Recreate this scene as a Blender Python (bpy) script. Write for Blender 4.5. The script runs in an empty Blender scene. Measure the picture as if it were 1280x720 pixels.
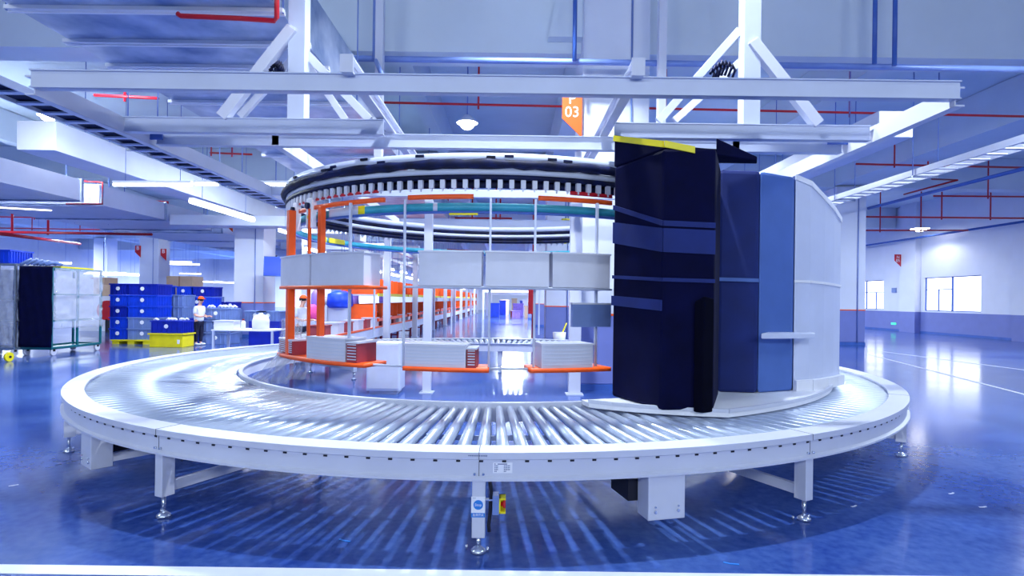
import bpy, bmesh, math, random
from mathutils import Vector, Matrix
random.seed(7)
PI = math.pi
scn = bpy.context.scene
COL = scn.collection
F, HZ, CZ, ROLL = 715.0, 374.0, 1.75, 0.0125       # focal length in px, horizon row, eye height, camera roll

# ------------------------------------------------------------------ camera
cam_d = bpy.data.cameras.new('camera'); cam = bpy.data.objects.new('camera', cam_d); COL.objects.link(cam)
cam_d.sensor_width = 36; cam_d.lens = 36*F/1280; cam_d.shift_y = (HZ-360)/1280.0; cam_d.clip_end = 400
cam.matrix_world = Matrix.Translation((0, 0, CZ)) @ Matrix.Rotation(PI/2, 4, 'X') @ Matrix.Rotation(ROLL, 4, 'Z')
scn.camera = cam

# ------------------------------------------------------------------ colour management, world
scn.view_settings.view_transform = 'Standard'; scn.view_settings.look = 'None'
scn.view_settings.gamma = 1; scn.view_settings.use_curve_mapping = False
scn.view_settings.exposure = 0.0
w = bpy.data.worlds.new('world'); scn.world = w; w.use_nodes = True
w.node_tree.nodes['Background'].inputs[0].default_value = (0.26, 0.50, 1.0, 1)
w.node_tree.nodes['Background'].inputs[1].default_value = 0.20

# ------------------------------------------------------------------ area lights (general hall light without fixtures, partly added to brighten dark areas)
def area(loc, sx, sy, e, col=(0.83, 0.94, 1.0), rot=(0, 0, 0), name='hall_fill_light'):
    d = bpy.data.lights.new(name, 'AREA'); d.shape = 'RECTANGLE'; d.size = sx; d.size_y = sy; d.energy = e; d.color = col
    o = bpy.data.objects.new(name, d); o.location = loc; o.rotation_euler = rot; COL.objects.link(o); return o
LK = 1.5
for (x, y, z, e) in ((-9.5, 3.0, 6.3, 150), (10.0, 3.0, 6.3, 150), (9.5, 9.0, 6.4, 300), (-8.5, 11.0, 6.2, 420),
                     (6.5, 19, 6.3, 600), (-6.5, 19, 6.2, 600), (-17, 17, 6.2, 900), (-17, 30, 6.2, 900), (18, 18, 6.3, 500),
                     (18, 36, 6.3, 450), (6.5, 32, 6.3, 700), (-6.5, 32, 6.2, 700), (0, 46, 6.2, 1200), (-15, 46, 6.2, 1200),
                     (0, 62, 6.2, 1500), (15, 48, 6.2, 1200), (-27, 22, 6.2, 1100), (-29, 38, 6.2, 1400), (-28, 56, 6.2, 1600), (-40, 46, 6.2, 1200), (-18, 74, 6.2, 3500), (-36, 74, 6.2, 3500), (-28, 84, 6.2, 3000), (8, 80, 6.2, 1500)):
    area((x, y, z), 2.4, 0.5, e*LK)

for (x, z, t) in ((-6.0, 5.2, 97), (6.0, 5.2, 97), (0, 5.6, 100)):      # added fill behind the view to brighten front faces, no lamps there
    area((x, -7.5, z), 3.0, .9, 380, (.84, .94, 1.0), (math.radians(t), 0, 0))
def hard_lamp(loc, e, size=.12):                    # bare high bay bulbs above the ring, over the top of the frame
    d = bpy.data.lights.new('high_bay_light', 'SPOT'); d.energy = e; d.spot_size = 2.0; d.spot_blend = .5; d.shadow_soft_size = size; d.color = (.87, .95, 1)
    o = bpy.data.objects.new('high_bay_light', d); o.location = loc; COL.objects.link(o)
hard_lamp((.6, 5.6, 7.8), 2100)
hard_lamp((.3, 9.0, 7.8), 1900)
hard_lamp((-6.2, 8.5, 7.8), 1000)

# ------------------------------------------------------------------ helpers
def lin(c):
    return tuple(((v/255.0)/12.92 if v <= 10 else ((v/255.0+0.055)/1.055)**2.4) for v in c) + (1,)
def mat(name, rgb, rough=0.5, metal=0.0, var=0.08, scale=6.0, emit=0.0, trans=0.0, alpha=1.0, bump=0.0, stretch=None, rgb2=None, spec=0.5):
    m = bpy.data.materials.new(name); m.use_nodes = True
    nt = m.node_tree; b = nt.nodes['Principled BSDF']; c = lin(rgb)
    b.inputs['Roughness'].default_value = rough; b.inputs['Metallic'].default_value = metal
    b.inputs['Specular IOR Level'].default_value = spec
    tc = nt.nodes.new('ShaderNodeTexCoord'); mp = nt.nodes.new('ShaderNodeMapping')
    nt.links.new(tc.outputs['Object'], mp.inputs[0])
    if stretch: mp.inputs['Scale'].default_value = stretch
    n = nt.nodes.new('ShaderNodeTexNoise'); n.inputs['Scale'].default_value = scale; n.inputs['Detail'].default_value = 5
    nt.links.new(mp.outputs[0], n.inputs['Vector'])
    r = nt.nodes.new('ShaderNodeValToRGB'); nt.links.new(n.outputs['Fac'], r.inputs[0])
    r.color_ramp.elements[0].position = 0.3; r.color_ramp.elements[1].position = 0.7
    r.color_ramp.elements[0].color = tuple(v*(1-var) for v in c[:3]) + (1,)
    r.color_ramp.elements[1].color = lin(rgb2) if rgb2 else tuple(min(1, v*(1+var)) for v in c[:3]) + (1,)
    nt.links.new(r.outputs[0], b.inputs['Base Color'])
    if emit:
        b.inputs['Emission Color'].default_value = c; b.inputs['Emission Strength'].default_value = emit
    if trans: b.inputs['Transmission Weight'].default_value = trans
    if alpha < 1: b.inputs['Alpha'].default_value = alpha
    if bump:
        bp = nt.nodes.new('ShaderNodeBump'); bp.inputs['Strength'].default_value = bump; bp.inputs['Distance'].default_value = 0.02
        nt.links.new(n.outputs['Fac'], bp.inputs['Height']); nt.links.new(bp.outputs[0], b.inputs['Normal'])
    return m
def W(px, py, Y):                                   # point seen at a pixel, at a given depth
    u, v = px-640, py-HZ; c, s = math.cos(ROLL), math.sin(ROLL)
    x, y = c*u+s*v, -s*u+c*v
    return Vector((x*Y/F, Y, CZ - y*Y/F))
def GP(px, py, z):                                  # point seen at a pixel, at a given height
    u, v = px-640, py-HZ; c, s = math.cos(ROLL), math.sin(ROLL)
    x, y = c*u+s*v, -s*u+c*v
    Y = F*(CZ-z)/y
    return Vector((x*Y/F, Y, z))

class MB:
    def __init__(s): s.v = []; s.f = []; s.smooth = []
    def add(s, vs, fs, sm=False):
        n = len(s.v); s.v += [Vector(p) for p in vs]; s.f += [tuple(i+n for i in f) for f in fs]; s.smooth += [sm]*len(fs); return s
    def box(s, x0, x1, y0, y1, z0, z1, M=None):
        vs = [Vector((x, y, z)) for z in (z0, z1) for y in (y0, y1) for x in (x0, x1)]
        if M is not None: vs = [M @ p for p in vs]
        return s.add(vs, [(0, 2, 3, 1), (4, 5, 7, 6), (0, 1, 5, 4), (2, 6, 7, 3), (0, 4, 6, 2), (1, 3, 7, 5)])
    def bar(s, a, b, wd, ht, up=(0, 0, 1)):
        a, b = Vector(a), Vector(b); d = (b-a).normalized(); u = Vector(up)
        if abs(d.dot(u)) > .98: u = Vector((0, 1, 0))
        r = d.cross(u).normalized(); u = r.cross(d)
        vs = [p + r*i*wd/2 + u*j*ht/2 for p in (a, b) for i, j in ((-1, -1), (1, -1), (1, 1), (-1, 1))]
        return s.add(vs, [(0, 1, 2, 3), (7, 6, 5, 4), (0, 4, 5, 1), (1, 5, 6, 2), (2, 6, 7, 3), (3, 7, 4, 0)])
    def hbeam(s, a, b, wd, ht, t=0.012, up=(0, 0, 1)):   # I-section
        a, b = Vector(a), Vector(b); d = (b-a).normalized(); u = Vector(up)
        if abs(d.dot(u)) > .98: u = Vector((0, 1, 0))
        u = (u - d*d.dot(u)).normalized()
        s.bar(a+u*(ht/2-t/2), b+u*(ht/2-t/2), wd, t, u); s.bar(a-u*(ht/2-t/2), b-u*(ht/2-t/2), wd, t, u)
        return s.bar(a, b, t, ht-2*t, u)
    def tube(s, pts, r, n=10, closed=False):
        pts = [Vector(p) for p in pts]; N = len(pts); rings = []
        for i, p in enumerate(pts):
            if closed: d = pts[(i+1) % N]-pts[i-1]
            else: d = pts[min(i+1, N-1)]-pts[max(i-1, 0)]
            d.normalize(); u = Vector((0, 0, 1)) if abs(d.z) < .95 else Vector((0, 1, 0))
            a = d.cross(u).normalized(); b = a.cross(d)
            rr = r[i] if isinstance(r, (list, tuple)) else r
            rings.append([p + (a*math.cos(t*2*PI/n)+b*math.sin(t*2*PI/n))*rr for t in range(n)])
        vs = [q for rg in rings for q in rg]; fs = []
        for i in range(N if closed else N-1):
            for k in range(n):
                fs.append((i*n+k, i*n+(k+1) % n, ((i+1) % N)*n+(k+1) % n, ((i+1) % N)*n+k))
        s.add(vs, fs, True)
        if not closed:
            m = len(s.v)-len(vs); s.f += [tuple(m+k for k in reversed(range(n))), tuple(m+(N-1)*n+k for k in range(n))]; s.smooth += [False]*2
        return s
    def lathe(s, prof, c=(0, 0), a0=0, a1=2*PI, n=64, sm=False):   # closed profile of (r, z) about a vertical axis
        full = abs(a1-a0-2*PI) < 1e-6; m = len(prof); cnt = n if full else n+1; vs = []
        for i in range(cnt):
            t = a0+(a1-a0)*i/n
            vs += [Vector((c[0]+r*math.cos(t), c[1]+r*math.sin(t), z)) for r, z in prof]
        fs = []
        for i in range(n):
            j = (i+1) % cnt
            for k in range(m):
                k2 = (k+1) % m; fs.append((i*m+k, j*m+k, j*m+k2, i*m+k2))
        if not full: fs += [tuple(reversed(range(m))), tuple((cnt-1)*m+k for k in range(m))]
        return s.add(vs, fs, sm)
    def disc(s, c, r, h, n=20, r2=None):
        return s.tube([Vector(c), Vector(c)+Vector((0, 0, h))], [r, r if r2 is None else r2], n)
    def prism(s, poly, z0, z1):                      # z1 may be a list of heights
        n = len(poly); zt = z1 if isinstance(z1, (list, tuple)) else [z1]*n
        vs = [(x, y, z0) for x, y in poly]+[(p[0], p[1], zt[i]) for i, p in enumerate(poly)]
        return s.add(vs, [tuple(reversed(range(n))), tuple(range(n, 2*n))]+[(i, (i+1) % n, n+(i+1) % n, n+i) for i in range(n)])
    def build(s, name, m, parent=None, bevel=0.0):
        me = bpy.data.meshes.new(name)
        lo = Vector([min(p[i] for p in s.v) for i in range(3)]); hi = Vector([max(p[i] for p in s.v) for i in range(3)])
        o = Vector(((lo.x+hi.x)/2, (lo.y+hi.y)/2, lo.z))
        me.from_pydata([p-o for p in s.v], [], s.f); me.update()
        bm = bmesh.new(); bm.from_mesh(me); bmesh.ops.recalc_face_normals(bm, faces=bm.faces[:])
        bm.to_mesh(me); bm.free()
        for p, q in zip(me.polygons, s.smooth): p.use_smooth = q
        me.materials.append(m)
        ob = bpy.data.objects.new(name, me); COL.objects.link(ob)
        ob.location = o
        if parent is not None: ob.parent = parent; ob.location = o-wloc(parent)
        if bevel:
            b = ob.modifiers.new('bevel', 'BEVEL'); b.width = bevel; b.segments = 2; b.limit_method = 'ANGLE'
        return ob
def wloc(o):
    v = Vector(o.location)
    while o.parent: o = o.parent; v = v+Vector(o.location)
    return v
def tag(o, label=None, cat=None, group=None, kind=None):
    if label: o['label'] = label
    if cat: o['category'] = cat
    if group: o['group'] = group
    if kind: o['kind'] = kind
    return o
def empty(name, loc, label=None, cat=None, group=None):
    o = bpy.data.objects.new(name, None); o.location = loc; o.empty_display_size = .2; COL.objects.link(o)
    return tag(o, label, cat, group)
def dup(root, loc, rz=0.0, label=None, group=None):
    r = root.copy(); COL.objects.link(r); r.location = loc; r.rotation_euler = (0, 0, rz)
    if label: r['label'] = label
    if group: r['group'] = group
    def rec(a, b):
        for ch in list(a.children):
            c = ch.copy(); COL.objects.link(c); c.parent = b; rec(ch, c)
    rec(root, r); return r
def text(name, s, size, M, m, parent, align='CENTER', ext=0.0008):
    cu = bpy.data.curves.new('lettering', 'FONT'); cu.body = s; cu.size = size; cu.align_x = align; cu.align_y = 'CENTER'; cu.extrude = ext
    cu.resolution_u = 3
    t = bpy.data.objects.new('lettering_source', cu); COL.objects.link(t)
    me = bpy.data.meshes.new_from_object(t); COL.objects.unlink(t); bpy.data.objects.remove(t)
    for v in me.vertices: v.co = M.to_3x3() @ v.co
    me.materials.clear(); me.materials.append(m); me.name = name
    ob = bpy.data.objects.new(name, me); COL.objects.link(ob); ob.location = M.to_translation()
    if parent is not None: ob.parent = parent; ob.location = M.to_translation()-wloc(parent)
    return ob
def FACE(loc, rz=0.0): return Matrix.Translation(loc) @ Matrix.Rotation(rz, 4, 'Z') @ Matrix.Rotation(PI/2, 4, 'X')

# ------------------------------------------------------------------ materials
M = dict(
 wall=mat('wall_paint', (218, 223, 238), .7, var=.03, scale=1.2),
 dado=mat('dado_paint', (112, 124, 190), .55, var=.04, scale=2),
 ceil=mat('ceiling_paint', (208, 220, 230), .8, var=.05, scale=.8),
 conc=mat('beam_paint', (210, 220, 232), .75, var=.05, scale=.7),
 steel=mat('white_powder_coat', (206, 210, 228), .35, var=.03, scale=3),
 steel2=mat('lavender_frame_coat', (196, 204, 228), .4, var=.04, scale=3),
 roller=mat('zinc_roller', (188, 200, 222), .3, .45, var=.06, scale=9),
 galv=mat('galvanised_sheet', (120, 152, 206), .28, .5, var=.35, scale=1.6, rgb2=(206, 216, 234)),
 duct=mat('painted_duct', (214, 220, 238), .5, var=.06, scale=1.0),
 bluegrey=mat('blue_grey_pipe', (58, 96, 178), .45, var=.12, scale=3),
 palepipe=mat('pale_pipe', (116, 140, 205), .4, .2, var=.1, scale=3),
 red=mat('red_pipe_paint', (196, 22, 40), .4, var=.1, scale=4),
 orange=mat('orange_paint', (250, 92, 22), .42, var=.08, scale=4),
 teal=mat('teal_band', (52, 158, 186), .45, var=.14, scale=5),
 yellow=mat('yellow_plastic', (238, 222, 20), .45, var=.06, scale=5),
 black=mat('black_rubber', (5, 9, 40), .6, var=.5, scale=8, rgb2=(16, 28, 80), spec=.25),
 navy=mat('navy_cloth', (3, 6, 48), .85, var=.25, scale=4, bump=.2, spec=.12),
 navy2=mat('dark_blue_cloth', (6, 32, 104), .8, var=.2, scale=3, bump=.2),
 midblue=mat('faded_blue_cloth', (74, 108, 182), .65, var=.08, scale=3),
 pale=mat('pale_film_cover', (206, 214, 240), .45, var=.05, scale=2),
 binblue=mat('blue_plastic', (16, 66, 214), .4, var=.12, scale=4),
 bindark=mat('deep_blue_plastic', (10, 36, 168), .4, var=.12, scale=4),
 bingrey=mat('grey_blue_plastic', (112, 136, 194), .45, var=.08, scale=4),
 tote=mat('pale_grey_tote', (206, 210, 230), .4, var=.05, scale=4),
 green=mat('green_steel', (10, 108, 122), .4, var=.1, scale=4),
 card=mat('cardboard', (206, 176, 150), .8, var=.06, scale=5),
 brown=mat('maroon_box', (150, 52, 66), .6, var=.1, scale=5),
 white=mat('white_plastic', (238, 240, 250), .4, var=.02, scale=5),
 paper=mat('label_paper', (240, 242, 252), .6, var=.02, scale=8),
 ink=mat('label_ink', (84, 98, 150), .6, var=.05),
 dark=mat('dark_gap', (6, 10, 36), .7, var=.1),
 film=mat('clear_film', (222, 228, 246), .12, var=.05, scale=5, alpha=.3, bump=1.0),
 chrome=mat('zinc_hardware', (208, 216, 232), .25, .85, var=.08, scale=12),
 tube=mat('lamp_tube', (255, 255, 255), .4, emit=5.0),
 glass=mat('daylight_pane', (246, 250, 255), .2, emit=2.3),
 stopblue=mat('label_blue', (40, 130, 222), .5, var=.03),
 skin=mat('skin', (224, 170, 150), .55, var=.04, scale=12),
 shirt=mat('white_shirt', (222, 226, 240), .8, var=.05, scale=12),
 trousers=mat('dark_trousers', (14, 18, 56), .8, var=.1, scale=12),
 hair=mat('black_hair', (16, 14, 30), .7, var=.2, scale=30),
 cap=mat('orange_cap', (250, 96, 20), .7, var=.05, scale=12),
 purple=mat('violet_bag', (140, 112, 214), .6, var=.2, scale=5),
 pink=mat('pink_bag', (226, 70, 150), .6, var=.15, scale=5),
 line=mat('floor_line_paint', (214, 220, 244), .35, var=.05, scale=5),
 exit=mat('green_sign', (60, 230, 150), .5, emit=1.5),
)
def floor_mat():
    m = bpy.data.materials.new('blue_epoxy_floor'); m.use_nodes = True; nt = m.node_tree; b = nt.nodes['Principled BSDF']
    tc = nt.nodes.new('ShaderNodeTexCoord')
    n1 = nt.nodes.new('ShaderNodeTexNoise'); n1.inputs['Scale'].default_value = .5; n1.inputs['Detail'].default_value = 8; n1.inputs['Roughness'].default_value = .65
    n2 = nt.nodes.new('ShaderNodeTexNoise'); n2.inputs['Scale'].default_value = 14; n2.inputs['Detail'].default_value = 6
    nt.links.new(tc.outputs['Object'], n1.inputs[0]); nt.links.new(tc.outputs['Object'], n2.inputs[0])
    r = nt.nodes.new('ShaderNodeValToRGB'); r.color_ramp.elements[0].position = .32; r.color_ramp.elements[1].position = .7
    r.color_ramp.elements[0].color = lin((12, 46, 132)); r.color_ramp.elements[1].color = lin((78, 108, 174))
    mx = nt.nodes.new('ShaderNodeMath'); mx.operation = 'MULTIPLY_ADD'; mx.inputs[1].default_value = .35
    nt.links.new(n2.outputs['Fac'], mx.inputs[0])
    m2 = nt.nodes.new('ShaderNodeMath'); m2.operation = 'MULTIPLY'; m2.inputs[1].default_value = .68
    nt.links.new(n1.outputs['Fac'], m2.inputs[0]); nt.links.new(m2.outputs[0], mx.inputs[2])
    nt.links.new(mx.outputs[0], r.inputs[0]); nt.links.new(r.outputs[0], b.inputs['Base Color'])
    rr = nt.nodes.new('ShaderNodeMapRange'); rr.inputs[3].default_value = .07; rr.inputs[4].default_value = .22
    nt.links.new(n1.outputs['Fac'], rr.inputs[0]); nt.links.new(rr.outputs[0], b.inputs['Roughness'])
    bp = nt.nodes.new('ShaderNodeBump'); bp.inputs['Strength'].default_value = .06; bp.inputs['Distance'].default_value = .01
    nt.links.new(n1.outputs['Fac'], bp.inputs['Height']); nt.links.new(bp.outputs[0], b.inputs['Normal'])
    return m
M['floor'] = floor_mat()

# ================================================================== STRUCTURE
def struct(name, mb, m): return tag(mb.build(name, m), kind='structure')
struct('floor', MB().box(-48, 25.4, -4, 92, -.2, 0), M['floor'])
struct('ceiling', MB().box(-48, 25.4, -4, 92, 8.0, 8.2), M['ceil'])
struct('wall_back', MB().box(-48, 25.4, 92, 92.3, 0, 8), M['wall'])
struct('wall_left', MB().box(-48.3, -48, -4, 92, 0, 8), M['wall'])
WX = 25.0
win = [(30.5, 34.7, 1.36, 3.36), (38.5, 42.5, 1.36, 3.36)]
wr = MB(); dd = MB()
wr.box(WX, WX+.3, -4, win[0][0], 1.28, 8); wr.box(WX, WX+.3, win[0][1], win[1][0], 1.28, 8); wr.box(WX, WX+.3, win[1][1], 92, 1.28, 8)
for a, b, z0, z1 in win: wr.box(WX, WX+.3, a, b, 1.28, z0); wr.box(WX, WX+.3, a, b, z1, 8)
dd.box(WX, WX+.3, -4, 92, 0, 1.28)
struct('wall_right', wr, M['wall']); struct('trim_1', dd, M['dado'])
struct('baseboard_right', MB().box(WX-.02, WX, -4, 92, 0, .12), M['bluegrey'])
for i, (a, b, z0, z1) in enumerate(win):
    e = empty('window_%d' % (i+1), (WX, (a+b)/2, z0)); e['kind'] = 'structure'
    fr = MB(); x0, x1 = WX+.08, WX+.14; t = .05
    fr.box(x0, x1, a, b, z0, z0+t); fr.box(x0, x1, a, b, z1-t, z1); fr.box(x0, x1, a, a+t, z0, z1); fr.box(x0, x1, b-t, b, z0, z1)
    mid = (a+b)/2; fr.box(x0, x1, mid-.05, mid+.05, z0, z1)
    if i == 0:
        fr.box(x0, x1, mid, b, z0+1.25, z0+1.30); fr.box(x0, x1, (mid+b)/2-.03, (mid+b)/2+.03, z0, z0+1.27)
    else: fr.box(x0, x1, a, b, z0+1.15, z0+1.2); fr.box(x0, x1, a+.9, a+.96, z0, z0+1.15)
    fr.build('window_frame', M['bluegrey'], e)
    MB().box(WX+.15, WX+.16, a+.04, b-.04, z0+.04, z1-.04).build('glass_pane', M['glass'], e)
# pilasters of the right wall
for i, (a, b) in enumerate(((36.4, 35.0), (28.2, 26.8), (49.4, 48.0))):
    struct('trim_%d' % (2+2*i), MB().box(WX-.35, WX, b, a, 1.28, 8), M['wall'])
    struct('trim_%d' % (3+2*i), MB().box(WX-.35, WX, b, a, 0, 1.28), M['dado'])
# transverse and lengthwise concrete beams under the ceiling
k = 20
for y in (11.45, 24.3, 37.2, 50.2, 63.2, 76.2):
    struct('trim_%d' % k, MB().box(-47.9, 24.9, y, y+.7, 6.68, 7.99), M['conc']); k += 1
for x in (-36.2, -23.5, 1.95, 14.2):
    struct('trim_%d' % k, MB().box(x-.6, x+.6, 12.16, 91, 6.75, 7.98), M['conc']); k += 1
for x in (-17.5, -4.9, -2.5, 8.1):
    struct('trim_%d' % k, MB().box(x-.2, x+.2, 12.17, 90, 6.95, 7.97), M['conc']); k += 1
# haunch dropping from the near beam
struct('trim_%d' % k, MB().add([(-1.55+2.2, 11.2, 6.9), (1.35, 11.2, 6.9), (2.3, 11.2, 8), (.9, 11.2, 8), (-1.55+2.2, 11.44, 6.9), (1.35, 11.44, 6.9), (2.3, 11.44, 8), (.9, 11.44, 8)],
       [(0, 1, 2, 3), (7, 6, 5, 4), (0, 4, 5, 1), (1, 5, 6, 2), (2, 6, 7, 3), (3, 7, 4, 0)]), M['conc']); k += 1

# columns
def column(x, y, label, wd=.62, top=6.66):
    e = empty('concrete_column', (x, y, 0), label, 'column')
    MB().box(x-wd, x+wd, y-wd, y+wd, 1.48, top).build('shaft', M['wall'], e, .02)
    MB().box(x-wd-.004, x+wd+.004, y-wd-.004, y+wd+.004, .12, 1.46).build('dado', M['dado'], e, .02)
    MB().box(x-wd-.008, x+wd+.008, y-wd-.008, y+wd+.008, 1.45, 1.49).build('orange_stripe', M['orange'], e)
    MB().box(x-wd-.015, x+wd+.015, y-wd-.015, y+wd+.015, 0, .12).build('skirting', M['bluegrey'], e)
    MB().tube([(x+wd*.45, y-wd-.03, .1), (x+wd*.45, y-wd-.03, top-.3)], .02, 6).build('conduit', M['palepipe'], e)
    return e
column(1.97, 11.75, 'square white column inside the ring, behind the carousel, with the P 03 sign', .65, 8.0)
column(2.05, 24.7, 'square white column with violet-blue lower band behind the red riser pipe')
column(14.25, 24.7, 'broad white column with blue lower band at the right of the carousel')
column(-11.1, 24.7, 'white column at the left behind the blue crates and the person', top=5.06)
column(-23.5, 37.6, 'far left white column behind the tall stack of blue crates')
column(-11.1, 37.6, 'distant white column in line behind the left column', top=5.06)
column(2.05, 37.6, 'distant white column seen beside the far end of the aisle')
column(2.05, 50.6, 'last white column down the aisle on the right')
column(-36, 50.6, 'small far white column behind the roll containers')

# floor lines
tag(MB().box(-6, 6, 3.56, 3.68, .001, .004).build('painted_floor_line', M['line']), 'pale painted stripe across the floor along the bottom edge of the view', 'floor line')
def fline(p, q, wd, label):
    a = GP(p[0], p[1], .004); b = GP(q[0], q[1], .004)
    tag(MB().bar(a, b, wd, .003).build('painted_floor_line', M['line']), label, 'floor line')
fline((1086, 443), (1300, 498), .09, 'white floor stripe running from the right column towards the right edge, nearer one')
fline((1100, 439), (1300, 465), .10, 'white floor stripe crossing the window reflections, farther one')

# ================================================================== ROLLER RING
CX, CY, RO, RI, ZT = -.275, 9.6, 5.72, 3.88, .70
def pol(r, a, z=0.0): return Vector((CX+r*math.cos(a), CY+r*math.sin(a), z))
ring = empty('circular_roller_conveyor', (CX, CY, 0), 'large white circular roller conveyor standing on square legs around the carousel', 'conveyor')
p = [(RO-.2, ZT+.006), (RO, ZT+.006), (RO, ZT-.04), (RO-.025, ZT-.05), (RO-.025, ZT-.16), (RO+.005, ZT-.172), (RO+.005, ZT-.188), (RO-.09, ZT-.188), (RO-.09, ZT-.02), (RO-.2, ZT-.02)]
MB().lathe(p, (CX, CY), n=192).build('outer_frame', M['steel'], ring)
p = [(RI-.05, ZT+.012), (RI, ZT+.012), (RI, ZT-.18), (RI-.012, ZT-.18), (RI-.012, ZT-.004), (RI-.05, ZT-.004)]
MB().lathe(p, (CX, CY), n=160).build('inner_frame', M['steel'], ring)
# tapered rollers
NR = 228
r0, r1 = .036, .053
def roller_mb(a, mb=None):
    mb = mb or MB()
    a0 = pol(RI+.03, a, ZT-.012-r0); b0 = pol(RO-.205, a, ZT-.012-r1); d = b0-a0
    mb.tube([a0-d.normalized()*.02, a0, a0+d*.001, b0-d*.001, b0, b0+d.normalized()*.02], [.012, .012, r0, r1, .014, .014], 12)
    return mb
angs = [2*PI*(i+.5)/NR for i in range(NR)]
order = sorted(angs, key=lambda a: (pol(4.8, a)-Vector((0, 0, 0))).length)
base = roller_mb(0.0)
bv = MB(); bv.v = [p-Vector((CX, CY, 0)) for p in base.v]; bv.f = base.f; bv.smooth = base.smooth
rm = bpy.data.meshes.new('roller'); rm.from_pydata(bv.v, [], bv.f); rm.update(); rm.materials.append(M['roller'])
for pp, q in zip(rm.polygons, bv.smooth): pp.use_smooth = q
for a in order[:100]:
    o = bpy.data.objects.new('roller', rm); o.rotation_euler = (0, 0, a); o.parent = ring; COL.objects.link(o)
mb = MB()
for a in order[100:]: roller_mb(a, mb)
tag(mb.build('roller', M['roller'], ring), kind='stuff')
# dark slots in the web, seams, joint bolts
mb = MB()
for i in range(NR):
    a = angs[i]
    if math.sin(a) > .15: continue
    c = pol(RO-.024, a, ZT-.058); T = Matrix.Translation(c) @ Matrix.Rotation(a, 4, 'Z')
    mb.box(-.003, .004, -.014, .014, -.006, .006, T)
tag(mb.build('bolt_slots', M['dark'], ring), kind='stuff')
front = math.atan2(GP(598, 690, 0).y-CY, GP(598, 690, 0).x-CX)
def angpx(px, r, z=0.0, near=True):                 # angle on a circle about the ring's centre where a pixel column meets it
    k = (px-640)/F; A = k*k+1; B = -2*(k*CX+CY); C_ = CX*CX+CY*CY-r*r; D = max(B*B-4*A*C_, 0)
    Y = (-B-math.sqrt(D))/(2*A) if near else (-B+math.sqrt(D))/(2*A)
    return math.atan2(Y-CY, k*Y-CX)
def gang(px, py, z=0.0):
    g = GP(px, py, z); return math.atan2(g.y-CY, g.x-CX)
legs = [(gang(597, 698), 'f'), (gang(193, 650), 'l'), (gang(1010, 652), 'r'), (gang(78, 566), 'll'), (gang(1131, 571), 'rr'), (PI*.5, 'b'), (PI*.78, 'b'), (PI*.22, 'b')]
mb = MB(); bo = MB()
for a, _ in legs:
    T = Matrix.Translation(pol(RO, a, 0)) @ Matrix.Rotation(a, 4, 'Z')
    mb.box(-.03, -.0235, -.0018, .0018, ZT-.165, ZT-.048, T); mb.box(-.2, .0015, -.0016, .0016, ZT+.0055, ZT+.0075, T); mb.box(-.002, .0015, -.0016, .0016, ZT-.04, ZT+.006, T)
    for sy in (-.03, .03):
        bo.tube([T @ Vector((-.026, sy, ZT-.145)), T @ Vector((-.008, sy, ZT-.145))], .009, 8)
tag(mb.build('frame_seams', M['dark'], ring), kind='stuff')
tag(bo.build('joint_bolts', M['chrome'], ring), kind='stuff')
ztop = ZT-.188
for a, nm in legs:
    T = Matrix.Translation(pol(RO-.07, a, 0)) @ Matrix.Rotation(a, 4, 'Z')
    l = MB().box(-.06, .045, -.045, .045, .17 if nm != 'f' else .115, ztop, T).build('leg', M['steel'], ring, .004)
    zb = .17 if nm != 'f' else .115
    f = MB(); f.tube([T @ Vector((0, 0, .015)), T @ Vector((0, 0, zb))], .016, 10)
    f.tube([T @ Vector((0, 0, .003)), T @ Vector((0, 0, .02)), T @ Vector((0, 0, .045))], [.055, .05, .018], 18)
    for t in (.8, -1.2): f.tube([T @ Vector((.05*math.cos(t*2), .09*math.sin(t), .003)), T @ Vector((.05*math.cos(t*2), .09*math.sin(t), .035))], .009, 8)
    f.build('levelling_foot', M['chrome'], l)
    T2 = Matrix.Translation(pol(RI+.09, a, 0)) @ Matrix.Rotation(a, 4, 'Z')
    l2 = MB().box(-.045, .045, -.045, .045, .17, ztop, T2).build('leg', M['steel'], ring, .004)
    f = MB(); f.tube([T2 @ Vector((0, 0, .015)), T2 @ Vector((0, 0, .17))], .016, 8); f.tube([T2 @ Vector((0, 0, .003)), T2 @ Vector((0, 0, .04))], [.055, .03], 14)
    f.build('levelling_foot', M['chrome'], l2)
    MB().bar(pol(RI+.14, a, .235), pol(RO-.13, a, .235), .045, .08).build('cross_brace', M['steel'], ring)
    MB().bar(pol(RI+.02, a, ztop+.045), pol(RO-.1, a, ztop+.045), .05, .06).build('cross_brace', M['steel'], ring)
# boxed drive housings
for px, py, hw in ((834, 650, .145), (118, 582, .14)):
    g = GP(px, py, .19); a = math.atan2(g.y-CY, g.x-CX)
    T = Matrix.Translation(pol(RO, a, 0)) @ Matrix.Rotation(a, 4, 'Z')
    h = MB().box(-.2, -.03, -hw, hw, .19, ztop-.001, T).build('drive_housing', M['steel'], ring, .006)
    for sy in (-.09, .09):
        for zz_, rd in ((.25, .012), (.285, .007)): MB().tube([T @ Vector((-.031, sy, zz_)), T @ Vector((-.02, sy, zz_))], rd, 10).build('screw', M['chrome'], h)
    m_ = MB(); m_.tube([T @ Vector((-.95, -.12, .36)), T @ Vector((-.3, -.12, .36))], .075, 14); m_.box(-.5, -.2, -.22, -.02, .28, .44, T)
    m_.build('motor', M['dark'], ring)
    MB().bar(T @ Vector((-.2, 0, .24)), T @ Vector((RI-RO+.1, 0, .24)), .05, .07).build('cross_brace', M['steel'], ring)
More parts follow.
